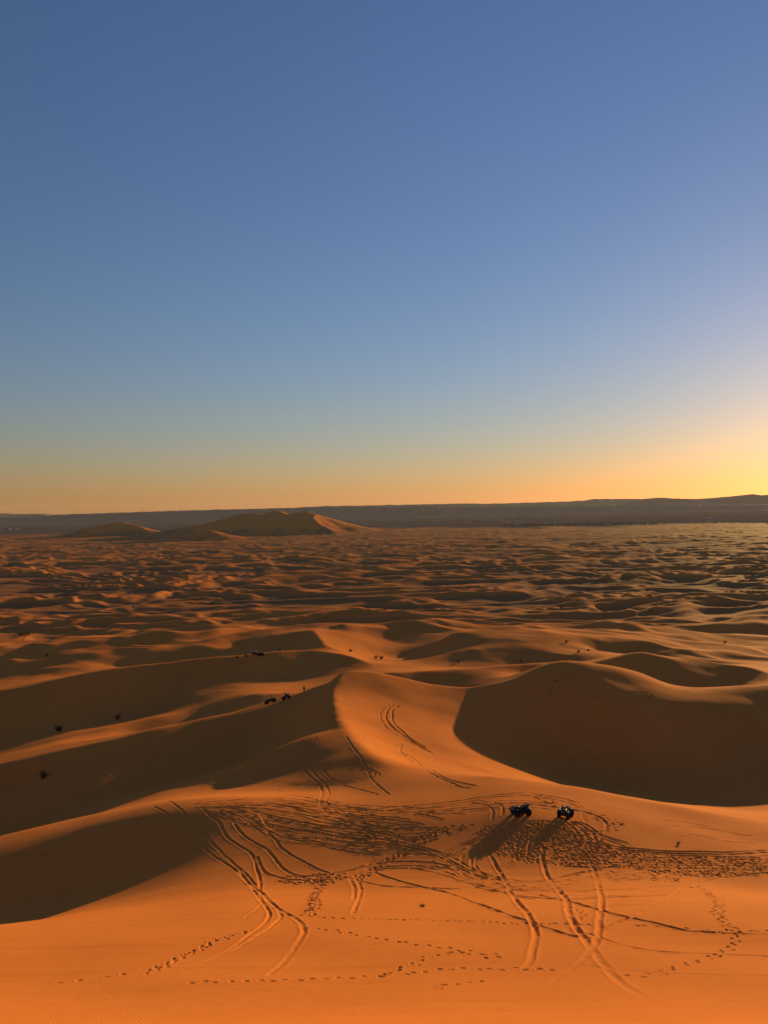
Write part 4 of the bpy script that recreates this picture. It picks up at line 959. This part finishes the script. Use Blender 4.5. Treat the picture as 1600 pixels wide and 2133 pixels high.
def make_quad():
    root = empty('quad_bike')
    for sx in (0.62, -0.60):
        for sy in (1, -1): add_wheel(root, sx, sy * 0.43, 0.29 if sx > 0 else 0.30, 0.22 if sx > 0 else 0.27, sy)
    ch = MB(); ch.box((0.02, 0, 0.36), (1.15, 0.30, 0.16), (0.94, 0.9), bevel=0.03)
    ch.box((0.0, 0, 0.47), (0.46, 0.34, 0.24), (0.8, 0.8), bevel=0.04)
    ch.tube([(0.62, -0.36, 0.29), (0.62, 0.36, 0.29)], 0.035); ch.tube([(-0.60, -0.36, 0.30), (-0.60, 0.36, 0.30)], 0.045)
    for s in (-1, 1):
        ch.tube([(0.62, s * 0.32, 0.32), (0.50, s * 0.14, 0.62)], 0.032); ch.tube([(-0.60, s * 0.30, 0.33), (-0.46, s * 0.14, 0.60)], 0.032)
        ch.tube([(0.45, s * 0.16, 0.33), (0.0, s * 0.30, 0.27), (-0.40, s * 0.18, 0.33)], 0.022)
    ch.build('chassis', M_metal, root)
    ho = MB()
    sec = lambda x, w, z0, z1: [(x, -w, z0), (x, w, z0), (x, w * 0.86, z1 - 0.03), (x, w * 0.5, z1), (x, -w * 0.5, z1), (x, -w * 0.86, z1 - 0.03)]
    ho.loft([sec(0.96, 0.13, 0.50, 0.60), sec(0.84, 0.20, 0.46, 0.74), sec(0.58, 0.25, 0.50, 0.83), sec(0.34, 0.19, 0.54, 0.86), (sec(0.12, 0.13, 0.56, 0.80))])
    ho.build('front_cowl', M_black, root)
    for s in (-1, 1):
        fm = fender(0.62, s * 0.42, 0.40, 0.30, 20, 160); fm.build('front_fender', M_black, root)
        fm = fender(-0.60, s * 0.42, 0.42, 0.34, 15, 150); fm.build('rear_fender', M_black, root)
        fr = MB().box((0.02, s * 0.36, 0.31), (0.44, 0.20, 0.04), bevel=0.012); fr.build('footrest', M_metal, root)
        hl = MB().lathe((0.90, s * 0.13, 0.66), (1, 0, 0.15), [(-0.05, 0.05), (0.02, 0.065), (0.045, 0.05), (0.055, 0.02)], 12); hl.build('headlight', M_lens, root, True)
    se = MB(); ss = lambda x, w, z0, z1: [(x, -w, z0), (x, w, z0), (x, w * 1.02, z1 - 0.05), (x, w * 0.7, z1), (x, -w * 0.7, z1), (x, -w * 1.02, z1 - 0.05)]
    se.loft([ss(0.20, 0.09, 0.62, 0.80), ss(0.02, 0.13, 0.60, 0.79), ss(-0.30, 0.17, 0.60, 0.81), ss(-0.62, 0.18, 0.62, 0.86), ss(-0.74, 0.15, 0.66, 0.85)])
    se.build('seat', M_seat, root)
    hb = MB(); hb.tube([(0.42, 0, 0.78), (0.33, 0, 0.96)], 0.035)
    hb.tube([(0.20, -0.42, 1.00), (0.27, -0.30, 1.03), (0.33, -0.12, 0.98), (0.33, 0.12, 0.98), (0.27, 0.30, 1.03), (0.20, 0.42, 1.00)], 0.016)
    h = hb.build('handlebar', M_metal, root)
    for s in (-1, 1):
        MB().tube([(0.235, s * 0.34, 1.02), (0.19, s * 0.45, 0.995)], 0.024).build('grip', M_rubber, h)
        MB().box((0.30, s * 0.30, 1.11), (0.025, 0.12, 0.075), bevel=0.01).build('mirror', M_chrome, h)
    rk = MB()
    for yy in (-0.30, -0.10, 0.10, 0.30): rk.tube([(-0.52, yy, 0.90), (-0.98, yy, 0.90)], 0.014, 6)
    for xx in (-0.52, -0.75, -0.98): rk.tube([(xx, -0.33, 0.90), (xx, 0.33, 0.90)], 0.014, 6)
    for s in (-1, 1): rk.tube([(-0.75, s * 0.25, 0.90), (-0.66, s * 0.16, 0.62)], 0.016, 6)
    rk.build('rear_rack', M_metal, root)
    bu = MB()
    bu.tube([(0.80, -0.22, 0.42), (1.02, -0.20, 0.46), (1.04, -0.16, 0.66), (0.90, -0.14, 0.76)], 0.018, 6); bu.tube([(0.80, 0.22, 0.42), (1.02, 0.20, 0.46), (1.04, 0.16, 0.66), (0.90, 0.14, 0.76)], 0.018, 6)
    bu.tube([(1.03, -0.19, 0.50), (1.03, 0.19, 0.50)], 0.018, 6); bu.tube([(1.04, -0.16, 0.66), (1.04, 0.16, 0.66)], 0.018, 6)
    bu.build('front_bumper', M_metal, root)
    ex = MB().lathe((-0.70, 0.16, 0.56), (-1, 0, 0.12), [(-0.20, 0.03), (-0.12, 0.06), (0.16, 0.06), (0.20, 0.04)], 12); ex.build('exhaust', M_chrome, root, True)
    return root


def make_buggy():
    root = empty('dune_buggy')
    for sx in (0.92, -0.88):
        for sy in (1, -1): add_wheel(root, sx, sy * 0.66, 0.33, 0.25, sy)
    b_ = MB(); b_.box((0.0, 0, 0.50), (2.1, 1.05, 0.24), (0.96, 0.94), bevel=0.05)
    b_.tube([(0.92, -0.6, 0.33), (0.92, 0.6, 0.33)], 0.04); b_.tube([(-0.88, -0.6, 0.33), (-0.88, 0.6, 0.33)], 0.045)
    b_.build('chassis', M_metal, root)
    sec = lambda x, w, z0, z1: [(x, -w, z0), (x, w, z0), (x, w * 0.95, z1 - 0.06), (x, w * 0.6, z1), (x, -w * 0.6, z1), (x, -w * 0.95, z1 - 0.06)]
    MB().loft([sec(1.32, 0.34, 0.50, 0.66), sec(1.10, 0.50, 0.52, 0.86), sec(0.72, 0.56, 0.60, 1.00), sec(0.48, 0.60, 0.60, 1.04)]).build('hood', M_black, root)
    MB().loft([sec(-0.52, 0.56, 0.60, 1.00), sec(-0.95, 0.58, 0.62, 0.98), sec(-1.22, 0.50, 0.62, 0.92)]).build('cargo_bed', M_black, root)
    for s in (-1, 1):
        MB().box((0.0, s * 0.60, 0.72), (0.86, 0.05, 0.34), (0.9, 1), bevel=0.015).build('door', M_black, root)
        seat = MB(); seat.box((-0.14, s * 0.27, 0.68), (0.46, 0.42, 0.14), (0.95, 0.95), bevel=0.03); seat.box((-0.38, s * 0.27, 1.0), (0.12, 0.42, 0.60), (0.9, 0.8), bevel=0.03)
        seat.build('seat', M_seat, root)
        MB().lathe((1.20, s * 0.34, 0.74), (1, 0, 0.3), [(-0.05, 0.06), (0.03, 0.08), (0.06, 0.05)], 12).build('headlight', M_lens, root, True)
        MB().tube([(0.62, s * 0.58, 1.00), (0.28, s * 0.54, 1.72), (-0.52, s * 0.54, 1.76), (-0.92, s * 0.56, 1.00)], 0.028).build('roll_bar', M_metal, root)
    MB().box((-0.13, 0, 1.80), (0.92, 1.16, 0.05), (0.9, 0.92), bevel=0.02).build('roof', M_black, root)
    st = MB().lathe((0.30, 0.27, 1.02), (-0.9, 0, 0.45), [(-0.015, 0.15), (-0.015, 0.185), (0.015, 0.185), (0.015, 0.15)], 16); st.build('steering_wheel', M_rubber, root)
    return root


quad = make_quad()
stand(quad, 12.75, 74.3, R(196))
tag(quad, 'black quad bike parked side-on on the tracked sand, the left of the near pair', 'quad bike', 'quad bikes on the dunes')
def another_quad(x, y, head, label):
    q = copy_tree(quad); stand(q, x, y, head); tag(q, label); return q
another_quad(17.05, 74.4, R(238), 'black quad bike turned towards the camera, the right of the near pair')
rider_quad = another_quad(-22.6, 172.6, R(205), 'dark quad bike with a seated rider on the shaded ridge, between buggy and walker')
far_quad = another_quad(-44.7, 261.6, R(190), 'far dark quad bike with a rider in white on the lit crest')
another_quad(-42.9, 261.9, R(212), 'far dark riderless quad bike just right of the rider in white')
buggy = make_buggy()
stand(buggy, -26.5, 174.6, R(203), 1.8)
tag(buggy, 'black dune buggy with roll cage on the shaded ridge left of the rider', 'buggy')


# ---------------------------------------------------------------- people
def skinned(name, joints, edges, m, parent=None, root=0, levels=1):
    me = bpy.data.meshes.new(name); me.from_pydata([j[0] for j in joints], edges, []); me.materials.append(m)
    o = bpy.data.objects.new(name, me); col.objects.link(o); o.parent = parent
    sk = o.modifiers.new('Skin', 'SKIN'); sk.use_smooth_shade = True
    layer = me.skin_vertices[0] if me.skin_vertices else None
    if layer is None:
        with bpy.context.temp_override(object=o, active_object=o): bpy.ops.mesh.customdata_skin_add()
        layer = me.skin_vertices[0]
    for i, j in enumerate(joints):
        r = j[1] if isinstance(j[1], tuple) else (j[1], j[1]); layer.data[i].radius = r; layer.data[i].use_root = (i == root)
    sb = o.modifiers.new('Subsurf', 'SUBSURF'); sb.levels = levels; sb.render_levels = levels
    return o


def person(name, pose, label, jacket, scarf=None):
    """pose: dict of joint positions (x forward, y left, z up, feet at z = 0)."""
    root = empty(name)
    J = []; E = []; ix = {}
    def add(k, p, r, to=None):
        ix[k] = len(J); J.append((p, r))
        if to is not None: E.append((ix[to], ix[k]))
    P_ = pose
    add('pelvis', P_['pelvis'], (0.145, 0.115)); add('belly', P_['belly'], (0.135, 0.105), 'pelvis'); add('chest', P_['chest'], (0.155, 0.115), 'belly')
    add('neck', P_['neck'], 0.055, 'chest'); hd = Vector(P_['head'])
    add('jaw', tuple(hd + Vector((0.02, 0, -0.06))), (0.066, 0.07), 'neck'); add('head', tuple(hd + Vector((0, 0, 0.04))), (0.080, 0.092), 'jaw'); add('crown', tuple(hd + Vector((-0.01, 0, 0.11))), (0.06, 0.07), 'head')
    add('nose', tuple(hd + Vector((0.105, 0, -0.005))), 0.013, 'head')
    for s, sd in ((1, 'l'), (-1, 'r')):
        add('ear' + sd, tuple(hd + Vector((0, s * 0.088, 0.0))), 0.014, 'head')
        add('sh' + sd, P_['sh' + sd], 0.062, 'chest'); add('el' + sd, P_['el' + sd], 0.043, 'sh' + sd); add('wr' + sd, P_['wr' + sd], 0.029, 'el' + sd)
        w = Vector(P_['wr' + sd]); e = Vector(P_['el' + sd]); d = (w - e).normalized()
        acr = Vector((1, 0, 0)) if abs(d.x) < 0.7 else Vector((0, 1, 0))
        add('palm' + sd, tuple(w + d * 0.07), (0.030, 0.020), 'wr' + sd)
        for q, (o_, ln) in enumerate(((-0.032, 0.070), (-0.011, 0.082), (0.011, 0.076), (0.032, 0.060))):
            add('f%s%d' % (sd, q), tuple(w + d * (0.07 + ln * 0.55) + acr * o_), 0.009, 'palm' + sd)
            add('t%s%d' % (sd, q), tuple(w + d * (0.07 + ln) + acr * o_ * 1.05 + Vector((0.012, -s * 0.012, -0.008))), 0.008, 'f%s%d' % (sd, q))
        add('th' + sd, tuple(w + d * 0.06 + acr * 0.05), 0.010, 'wr' + sd)
        add('hip' + sd, P_['hip' + sd], 0.092, 'pelvis'); add('kn' + sd, P_['kn' + sd], 0.060, 'hip' + sd); add('an' + sd, P_['an' + sd], 0.040, 'kn' + sd)
        add('heel' + sd, tuple(Vector(P_['an' + sd]) + Vector((-0.02, 0, -0.05))), 0.038, 'an' + sd)
        add('toe' + sd, tuple(Vector(P_['an' + sd]) + Vector((0.17, s * 0.02, -0.058))), 0.032, 'heel' + sd)
    skinned('body', J, E, M_skin, root)
    g = 1.16
    def sub(nm, keys, m, links, k=g):
        skinned(nm, [(J[ix[a]][0], tuple(q * k for q in (J[ix[a]][1] if isinstance(J[ix[a]][1], tuple) else (J[ix[a]][1],) * 2))) for a in keys], [(keys.index(a), keys.index(b_)) for a, b_ in links], m, root)
    sub('jacket', ['chest', 'belly', 'pelvis', 'shl', 'ell', 'wrl', 'shr', 'elr', 'wrr'], jacket, [('chest', 'belly'), ('belly', 'pelvis'), ('chest', 'shl'), ('shl', 'ell'), ('ell', 'wrl'), ('chest', 'shr'), ('shr', 'elr'), ('elr', 'wrr')], 1.2)
    sub('trousers', ['pelvis', 'hipl', 'knl', 'anl', 'hipr', 'knr', 'anr'], M_trouser, [('pelvis', 'hipl'), ('hipl', 'knl'), ('knl', 'anl'), ('pelvis', 'hipr'), ('hipr', 'knr'), ('knr', 'anr')], 1.22)
    skinned('headscarf' if scarf else 'hair', [(tuple(hd + Vector((-0.03, 0, 0.0))), (0.085, 0.088)), (tuple(hd + Vector((-0.02, 0, 0.07))), (0.095, 0.100)), (tuple(hd + Vector((-0.01, 0, 0.135))), (0.06, 0.07))], [(0, 1), (1, 2)], scarf or M_hair, root)
    for s in (-1, 1):
        MB().lathe(tuple(hd + Vector((0.078, s * 0.033, 0.035))), (1, 0, 0), [(-0.012, 0.004), (-0.004, 0.012), (0.006, 0.010), (0.011, 0.003)], 8).build('eye', M_hair, root, True)
    tag(root, label, 'person')
    return root


STAND = dict(pelvis=(0, 0, 0.95), belly=(0.01, 0, 1.10), chest=(0.0, 0, 1.30), neck=(0.0, 0, 1.48), head=(0.02, 0, 1.60),
             shl=(0, 0.19, 1.40), ell=(-0.03, 0.25, 1.13), wrl=(0.05, 0.26, 0.90), shr=(0, -0.19, 1.40), elr=(-0.02, -0.27, 1.14), wrr=(0.10, -0.24, 0.93),
             hipl=(0, 0.10, 0.90), knl=(0.05, 0.12, 0.50), anl=(-0.02, 0.13, 0.09), hipr=(0, -0.10, 0.90), knr=(0.02, -0.12, 0.50), anr=(0.03, -0.13, 0.09))
WALK = dict(STAND, knl=(0.18, 0.11, 0.52), anl=(0.22, 0.11, 0.10), knr=(-0.06, -0.11, 0.50), anr=(-0.24, -0.11, 0.12), ell=(-0.14, 0.24, 1.15), wrl=(-0.08, 0.25, 0.92), elr=(0.08, -0.25, 1.14), wrr=(0.20, -0.22, 0.98))
# astride a quad: seat top at z = 0.80, grips at (0.21, 0.40, 1.01)
RIDE = dict(pelvis=(-0.28, 0, 0.93), belly=(-0.24, 0, 1.08), chest=(-0.17, 0, 1.27), neck=(-0.11, 0, 1.45), head=(-0.08, 0, 1.57),
            shl=(-0.14, 0.19, 1.37), ell=(-0.02, 0.33, 1.17), wrl=(0.14, 0.38, 1.06), shr=(-0.14, -0.19, 1.37), elr=(-0.02, -0.33, 1.17), wrr=(0.14, -0.38, 1.06),
            hipl=(-0.25, 0.12, 0.91), knl=(0.10, 0.29, 0.80), anl=(0.02, 0.35, 0.42), hipr=(-0.25, -0.12, 0.91), knr=(0.10, -0.29, 0.80), anr=(0.02, -0.35, 0.42))

walker = person('person', WALK, 'person in dark clothes walking along the ridge right of the rider', M_dark)
x, y = -18.7, 173.0
walker.matrix_world = Matrix.Translation((x, y, gz(x, y))) @ Matrix.Rotation(R(20), 4, 'Z')
watcher = person('person', STAND, 'distant person in dark clothes standing alone on the lit crest', M_dark)
x, y = -36.9, 266.6
watcher.matrix_world = Matrix.Translation((x, y, gz(x, y))) @ Matrix.Rotation(R(-60), 4, 'Z')
rider = person('person', RIDE, 'person in dark clothes riding the quad bike beside the buggy', M_dark)
rider.matrix_world = rider_quad.matrix_world.copy()
rider2 = person('person', RIDE, 'person in a white top and headscarf seated on the far quad bike', M_white, M_white)
rider2.matrix_world = far_quad.matrix_world.copy()


# ---------------------------------------------------------------- desert plants
M_twig = mat('dry_twig', (0.10, 0.065, 0.035), 0.9, 0, 0.1, (20, 0.3))
M_leaf = mat('dry_leaf', (0.075, 0.070, 0.028), 0.85, 0, 0.15, (16, 0.45))
M_leafd = mat('dark_leaf', (0.035, 0.045, 0.018), 0.8, 0, 0.15, (3, 0.45))


def shrub_meshes(seed, n_stem=46, n_leaf=420):
    rg = random.Random(seed); tw = MB(); lv = MB()
    tips = []
    for k in range(n_stem):
        a = rg.uniform(0, 6.283); lean = rg.uniform(0.1, 0.8); ln = rg.uniform(0.5, 1.0)
        p0 = Vector((rg.uniform(-.12, .12), rg.uniform(-.12, .12), -0.05))
        d = Vector((math.cos(a) * lean, math.sin(a) * lean, 1)).normalized()
        p1 = p0 + d * ln * 0.5; p2 = p1 + (d + Vector((rg.uniform(-.4, .4), rg.uniform(-.4, .4), -0.1))).normalized() * ln * 0.5
        tw.tube([p0, p1, p2], [0.016, 0.010, 0.004], 4); tips += [(p1, p2)] * 2
    for k in range(n_leaf):
        p1, p2 = rg.choice(tips); p = p1.lerp(p2, rg.uniform(-0.3, 1.05)) + Vector((rg.gauss(0, .05), rg.gauss(0, .05), rg.gauss(0, .05)))
        u = Vector((rg.gauss(0, 1), rg.gauss(0, 1), rg.gauss(0, 1))).normalized() * 0.055; w = Vector((rg.gauss(0, 1), rg.gauss(0, 1), rg.gauss(0, 1))).normalized() * 0.025
        i = len(lv.v); lv.v += [tuple(p - u), tuple(p + w), tuple(p + u), tuple(p - w)]; lv.f.append((i, i + 1, i + 2, i + 3))
    return tw, lv


SHRUB_KINDS = []
for s in (1, 2, 3):
    tw, lv = shrub_meshes(s); SHRUB_KINDS.append((tw.mesh('stems', M_twig), lv.mesh('leaves', M_leaf)))


def shrub(x, y, w, h, label, group=None, kind=0, rz=0.0):
    r_ = empty('desert_shrub', (x, y, gz(x, y)))
    r_.scale = (w / 1.5, w / 1.5, h / 0.95); r_.rotation_euler.z = rz
    for nm, me in zip(('stems', 'leaves'), SHRUB_KINDS[kind % 3]):
        o = bpy.data.objects.new(nm, me); col.objects.link(o); o.parent = r_
    tag(r_, label, 'shrub', group)
    return r_


shrub(-75.3, 214.0, 2.8, 1.9, 'small shrub with a sunlit top on the dim slope left of the buggy', None, 0)
shrub(-85.8, 200.3, 4.0, 2.0, 'wide dark shrub on the dim slope at far left, below the sunlit-topped one', None, 1)
shrub(-61.3, 136.2, 2.6, 1.5, 'dark shrub in shade at the left edge, nearest the camera of the left shrubs', None, 2)
shrub(26.42, 70.3, 0.7, 0.30, 'low dry tuft drifted over with sand right of the near quad bikes', None, 0)
shrub(2.05, 49.7, 0.7, 0.18, 'tiny flat dry tuft on the lit foreground sand below the tracks', None, 1)
shrub(-14.2, 302.7, 3.0, 1.3, 'dark shrub highest on the bright orange face behind the central dune', None, 2)
shrub(-3.99, 288.0, 2.6, 1.5, 'upper shrub of the close pair low on the bright orange face', None, 0)
shrub(-1.9, 284.4, 3.0, 1.7, 'lower shrub of the close pair low on the bright orange face', None, 1)
shrub(69.4, 277.9, 2.4, 1.3, 'lowest and darkest of three shrubs on the broad hill right of centre', None, 2)
shrub(40.4, 182.8, 0.9, 0.35, 'little tuft on the rim of the shaded bowl, just below its peak', None, 0)
shrub(37.9, 178.4, 0.9, 0.4, 'little tuft high on the shaded wall of the bowl', None, 1)
shrub(-47.4, 258.6, 2.2, 0.9, 'right shrub of two just below the crest left of the far quad bikes', None, 2)
shrub(-49.9, 256.5, 2.0, 0.8, 'left shrub of two just below the crest left of the far quad bikes', None, 0)
far_g = 'specks of scrub on the far dunes'
shrub(25.3, 270.9, 2.2, 1.1, 'speck of scrub in the dip just behind the low rim of the bowl', None, 1)
shrub(70.8, 302.1, 2.4, 1.2, 'uppermost of three specks of scrub on the broad hill right of centre', None, 2)
shrub(75.7, 288.3, 2.0, 1.0, 'middle one of three specks of scrub on the broad hill right of centre', None, 0)
shrub(-88.8, 389.8, 3.0, 1.4, 'lone speck of scrub beyond the far quad bikes, towards the left', None, 1)
shrub(151.4, 343.6, 2.6, 1.3, 'speck of scrub near the right edge among the middle dunes', None, 2)
shrub(47.7, 273.0, 2.2, 1.1, 'speck of scrub just behind the peak of the bowl rim', None, 0)
shrub(-141, 319, 2.8, 1.3, 'speck of scrub near the left edge, nearer than the lone spreading tree', None, 1)
for k, (x, y) in enumerate(((62, 420), (118, 455), (-40, 520), (210, 540), (310, 760), (92, 610), (-210, 640), (-70, 720), (150, 900), (355, 690), (250, 830), (30, 980), (420, 980))):
    shrub(x, y, random.uniform(1.8, 3.6), random.uniform(0.9, 1.8), 'tiny dark speck of scrub out among the far dunes', far_g, k, k * 1.3)


def tree(name, x, y, hgt, spread, label, seed, group=None, lean=0.0, n_leaf=1500):
    rg = random.Random(seed); root = empty(name, (x, y, gz(x, y)))
    tr = MB(); tips = []
    top = Vector((lean * hgt, 0, hgt * 0.45))
    tr.tube([(0, 0, -0.3), (lean * hgt * 0.4, 0.02, hgt * 0.22), tuple(top)], [hgt * 0.045, hgt * 0.035, hgt * 0.025], 8)
    for k in range(11):
        a = 6.283 * k / 11 + rg.uniform(-.3, .3); e = top + Vector((math.cos(a) * spread * rg.uniform(.25, .5), math.sin(a) * spread * rg.uniform(.25, .5), hgt * rg.uniform(.15, .48)))
        tr.tube([tuple(top - Vector((0, 0, hgt * .1))), tuple(top.lerp(e, .5) + Vector((0, 0, .05 * hgt))), tuple(e)], [hgt * .02, hgt * .012, hgt * .006], 5); tips.append(e)
    tr.build('trunk', M_twig, root)
    lv = MB(); q = hgt * 0.045
    for k in range(n_leaf):
        c_ = rg.choice(tips); p = c_ + Vector((rg.gauss(0, spread * .11), rg.gauss(0, spread * .11), rg.gauss(0, hgt * .065)))
        u = Vector((rg.gauss(0, 1), rg.gauss(0, 1), rg.gauss(0, .6))).normalized() * q; w = Vector((rg.gauss(0, 1), rg.gauss(0, 1), rg.gauss(0, 1))).normalized() * q * .5
        i = len(lv.v); lv.v += [tuple(p - u), tuple(p + w), tuple(p + u), tuple(p - w)]; lv.f.append((i, i + 1, i + 2, i + 3))
    lv.build('crown', M_leafd, root)
    tag(root, label, 'tree', group); return root


tree('acacia_tree', -218, 462, 4.6, 6.2, 'lone dark spreading tree on the dunes at the far left edge', 5, lean=0.08)
for k, (dx, dy, h_) in enumerate(((-13, 0, 8.5), (-4, 4, 9.5), (5, -3, 9.0), (13, 3, 8.0))):
    tree('oasis_tree', 600 + dx, 3009 + dy, h_, 13, ('leftmost', 'second from left', 'third from left', 'rightmost')[k] + ' tree of the dark clump standing out before the oasis strip', 20 + k, 'dark clump before the oasis', n_leaf=700)

# the oasis strip and scattered far trees read as one mass
om = MB(); rg = random.Random(44)
def blob(x, y, h_, w):
    z0 = gz(x, y)
    om.tube([(x, y, z0 - 1), (x, y, z0 + h_ * .5)], h_ * .06, 4)
    for k in range(26):
        a = rg.uniform(0, 6.283); rr = w * .5 * math.sqrt(rg.random()); p = Vector((x + math.cos(a) * rr, y + math.sin(a) * rr, z0 + h_ * rg.uniform(.3, 1.0)))
        u = Vector((rg.gauss(0, 1), rg.gauss(0, 1), rg.gauss(0, .6))).normalized() * h_ * .24; v_ = Vector((rg.gauss(0, 1), rg.gauss(0, 1), rg.gauss(0, 1))).normalized() * h_ * .15
        i = len(om.v); om.v += [tuple(p - u), tuple(p + v_), tuple(p + u), tuple(p - v_)]; om.f.append((i, i + 1, i + 2, i + 3))
for k in range(230):
    t = rg.random(); blob(560 + 700 * t + rg.gauss(0, 12), 3560 - 60 * t + rg.gauss(0, 55), rg.uniform(4, 9), rg.uniform(7, 16))
for k in range(60):
    t = rg.random(); blob(1290 + 520 * t, 3480 - 160 * t + rg.gauss(0, 90), rg.uniform(4, 7), rg.uniform(6, 14))
for k in range(70):
    blob(rg.uniform(-2600, -2050), 4900 + rg.gauss(0, 110), rg.uniform(4, 8), rg.uniform(7, 16))
for k in range(60):
    blob(rg.uniform(300, 2200), rg.uniform(4300, 5600), rg.uniform(4, 8), rg.uniform(8, 18))
oas = om.build('oasis_trees', M_leafd); tag(oas, 'dark strip of far oasis trees along the edge of the sand', 'trees', kind='stuff')


# ---------------------------------------------------------------- far houses and pond
M_mud = mat('mud_plaster', (0.38, 0.27, 0.19), 0.9, 0, 0.1, (0.4, 0.15))
M_lime = mat('lime_plaster', (0.74, 0.70, 0.64), 0.85, 0, 0.1, (0.4, 0.08))
M_hole = mat('dark_opening', (0.03, 0.025, 0.02), 0.6)


def house(x, y, w, d, h_, rz, m, label, group):
    root = empty('desert_house', (x, y, gz(x, y) - 0.3)); root.rotation_euler.z = rz
    wl_ = MB().box((0, 0, h_ / 2), (w, d, h_)); wl_.build('wall', m, root)
    pp = MB()
    for s in (-1, 1):
        pp.box((0, s * (d / 2 - .15), h_ + .35), (w, .3, .69)); pp.box((s * (w / 2 - .15), 0, h_ + .34), (.3, d - .61, .66))
    pp.build('parapet', m, root)
    MB().box((w * .12, -d / 2 - .03, 1.35), (1.2, .14, 2.3)).build('door', M_hole, root)
    for q in (-.32, -.1, .34): MB().box((w * q, -d / 2 - .03, h_ * .62), (1.1, .14, 1.2)).build('window', M_hole, root)
    tag(root, label, 'house', group); return root


for k, (x, y, w, h_) in enumerate(((-2395, 4760, 26, 7), (-2362, 4742, 18, 5), (-2338, 4775, 30, 6), (-2310, 4735, 16, 5), (-2287, 4765, 22, 6), (-2415, 4725, 20, 5), (-2262, 4745, 14, 4), (-2345, 4700, 24, 5))):
    house(x, y, w, w * .6, h_, 0.2 * (k % 3), M_lime if k % 3 == 0 else M_mud, 'tiny flat roofed house of the village at the far left edge of the sand', 'far left village houses')
house(1168, 3405, 16, 10, 6, 0.4, M_lime, 'tiny white flat roofed house at the right end of the oasis strip', None)
house(1897, 4480, 26, 12, 6, 0.5, M_lime, 'tiny pale building alone on the plain at the right', None)

wat = bpy.data.materials.new('still_water'); wat.use_nodes = True
wb = wat.node_tree.nodes['Principled BSDF']; wb.inputs['Base Color'].default_value = (0.03, 0.035, 0.04, 1); wb.inputs['Roughness'].default_value = 0.04; wb.inputs['IOR'].default_value = 1.33
wnz = wat.node_tree.nodes.new('ShaderNodeTexNoise'); wnz.inputs['Scale'].default_value = 3.0
wbp = wat.node_tree.nodes.new('ShaderNodeBump'); wbp.inputs['Strength'].default_value = 0.05
wat.node_tree.links.new(wnz.outputs['Fac'], wbp.inputs['Height']); wat.node_tree.links.new(wbp.outputs['Normal'], wb.inputs['Normal'])
pm = MB(); ring = []
for k in range(40):
    a = 6.283 * k / 40; rr = 1 + 0.25 * math.sin(3 * a + 1) + 0.12 * math.sin(7 * a)
    ring.append((3205 + 46 * rr * math.cos(a), 6600 + 330 * rr * math.sin(a), 0))
zz = max(gz(p[0], p[1]) for p in ring) + 0.6
pm.v = [(p[0], p[1], zz) for p in ring]; pm.f = [tuple(range(40))]
tag(pm.build('pond_water', wat), 'bright sheet of water on the plain below the right hand hills', 'pond', kind='structure')

# ---------------------------------------------------------------- dusty air
hz = MB().box((0, 0, 107), (31000, 31000, 260)); hm = bpy.data.materials.new('dusty_air'); hm.use_nodes = True
hn = hm.node_tree.nodes; hn.remove(hn['Principled BSDF'])
pv = hn.new('ShaderNodeVolumePrincipled'); pv.inputs['Color'].default_value = (0.84, 0.88, 0.95, 1); pv.inputs['Density'].default_value = HAZE; pv.inputs['Anisotropy'].default_value = 0.2
hm.node_tree.links.new(pv.outputs['Volume'], hn['Material Output'].inputs['Volume'])
tag(hz.build('haze', hm), 'thin dusty evening air over the desert', 'haze', kind='stuff')
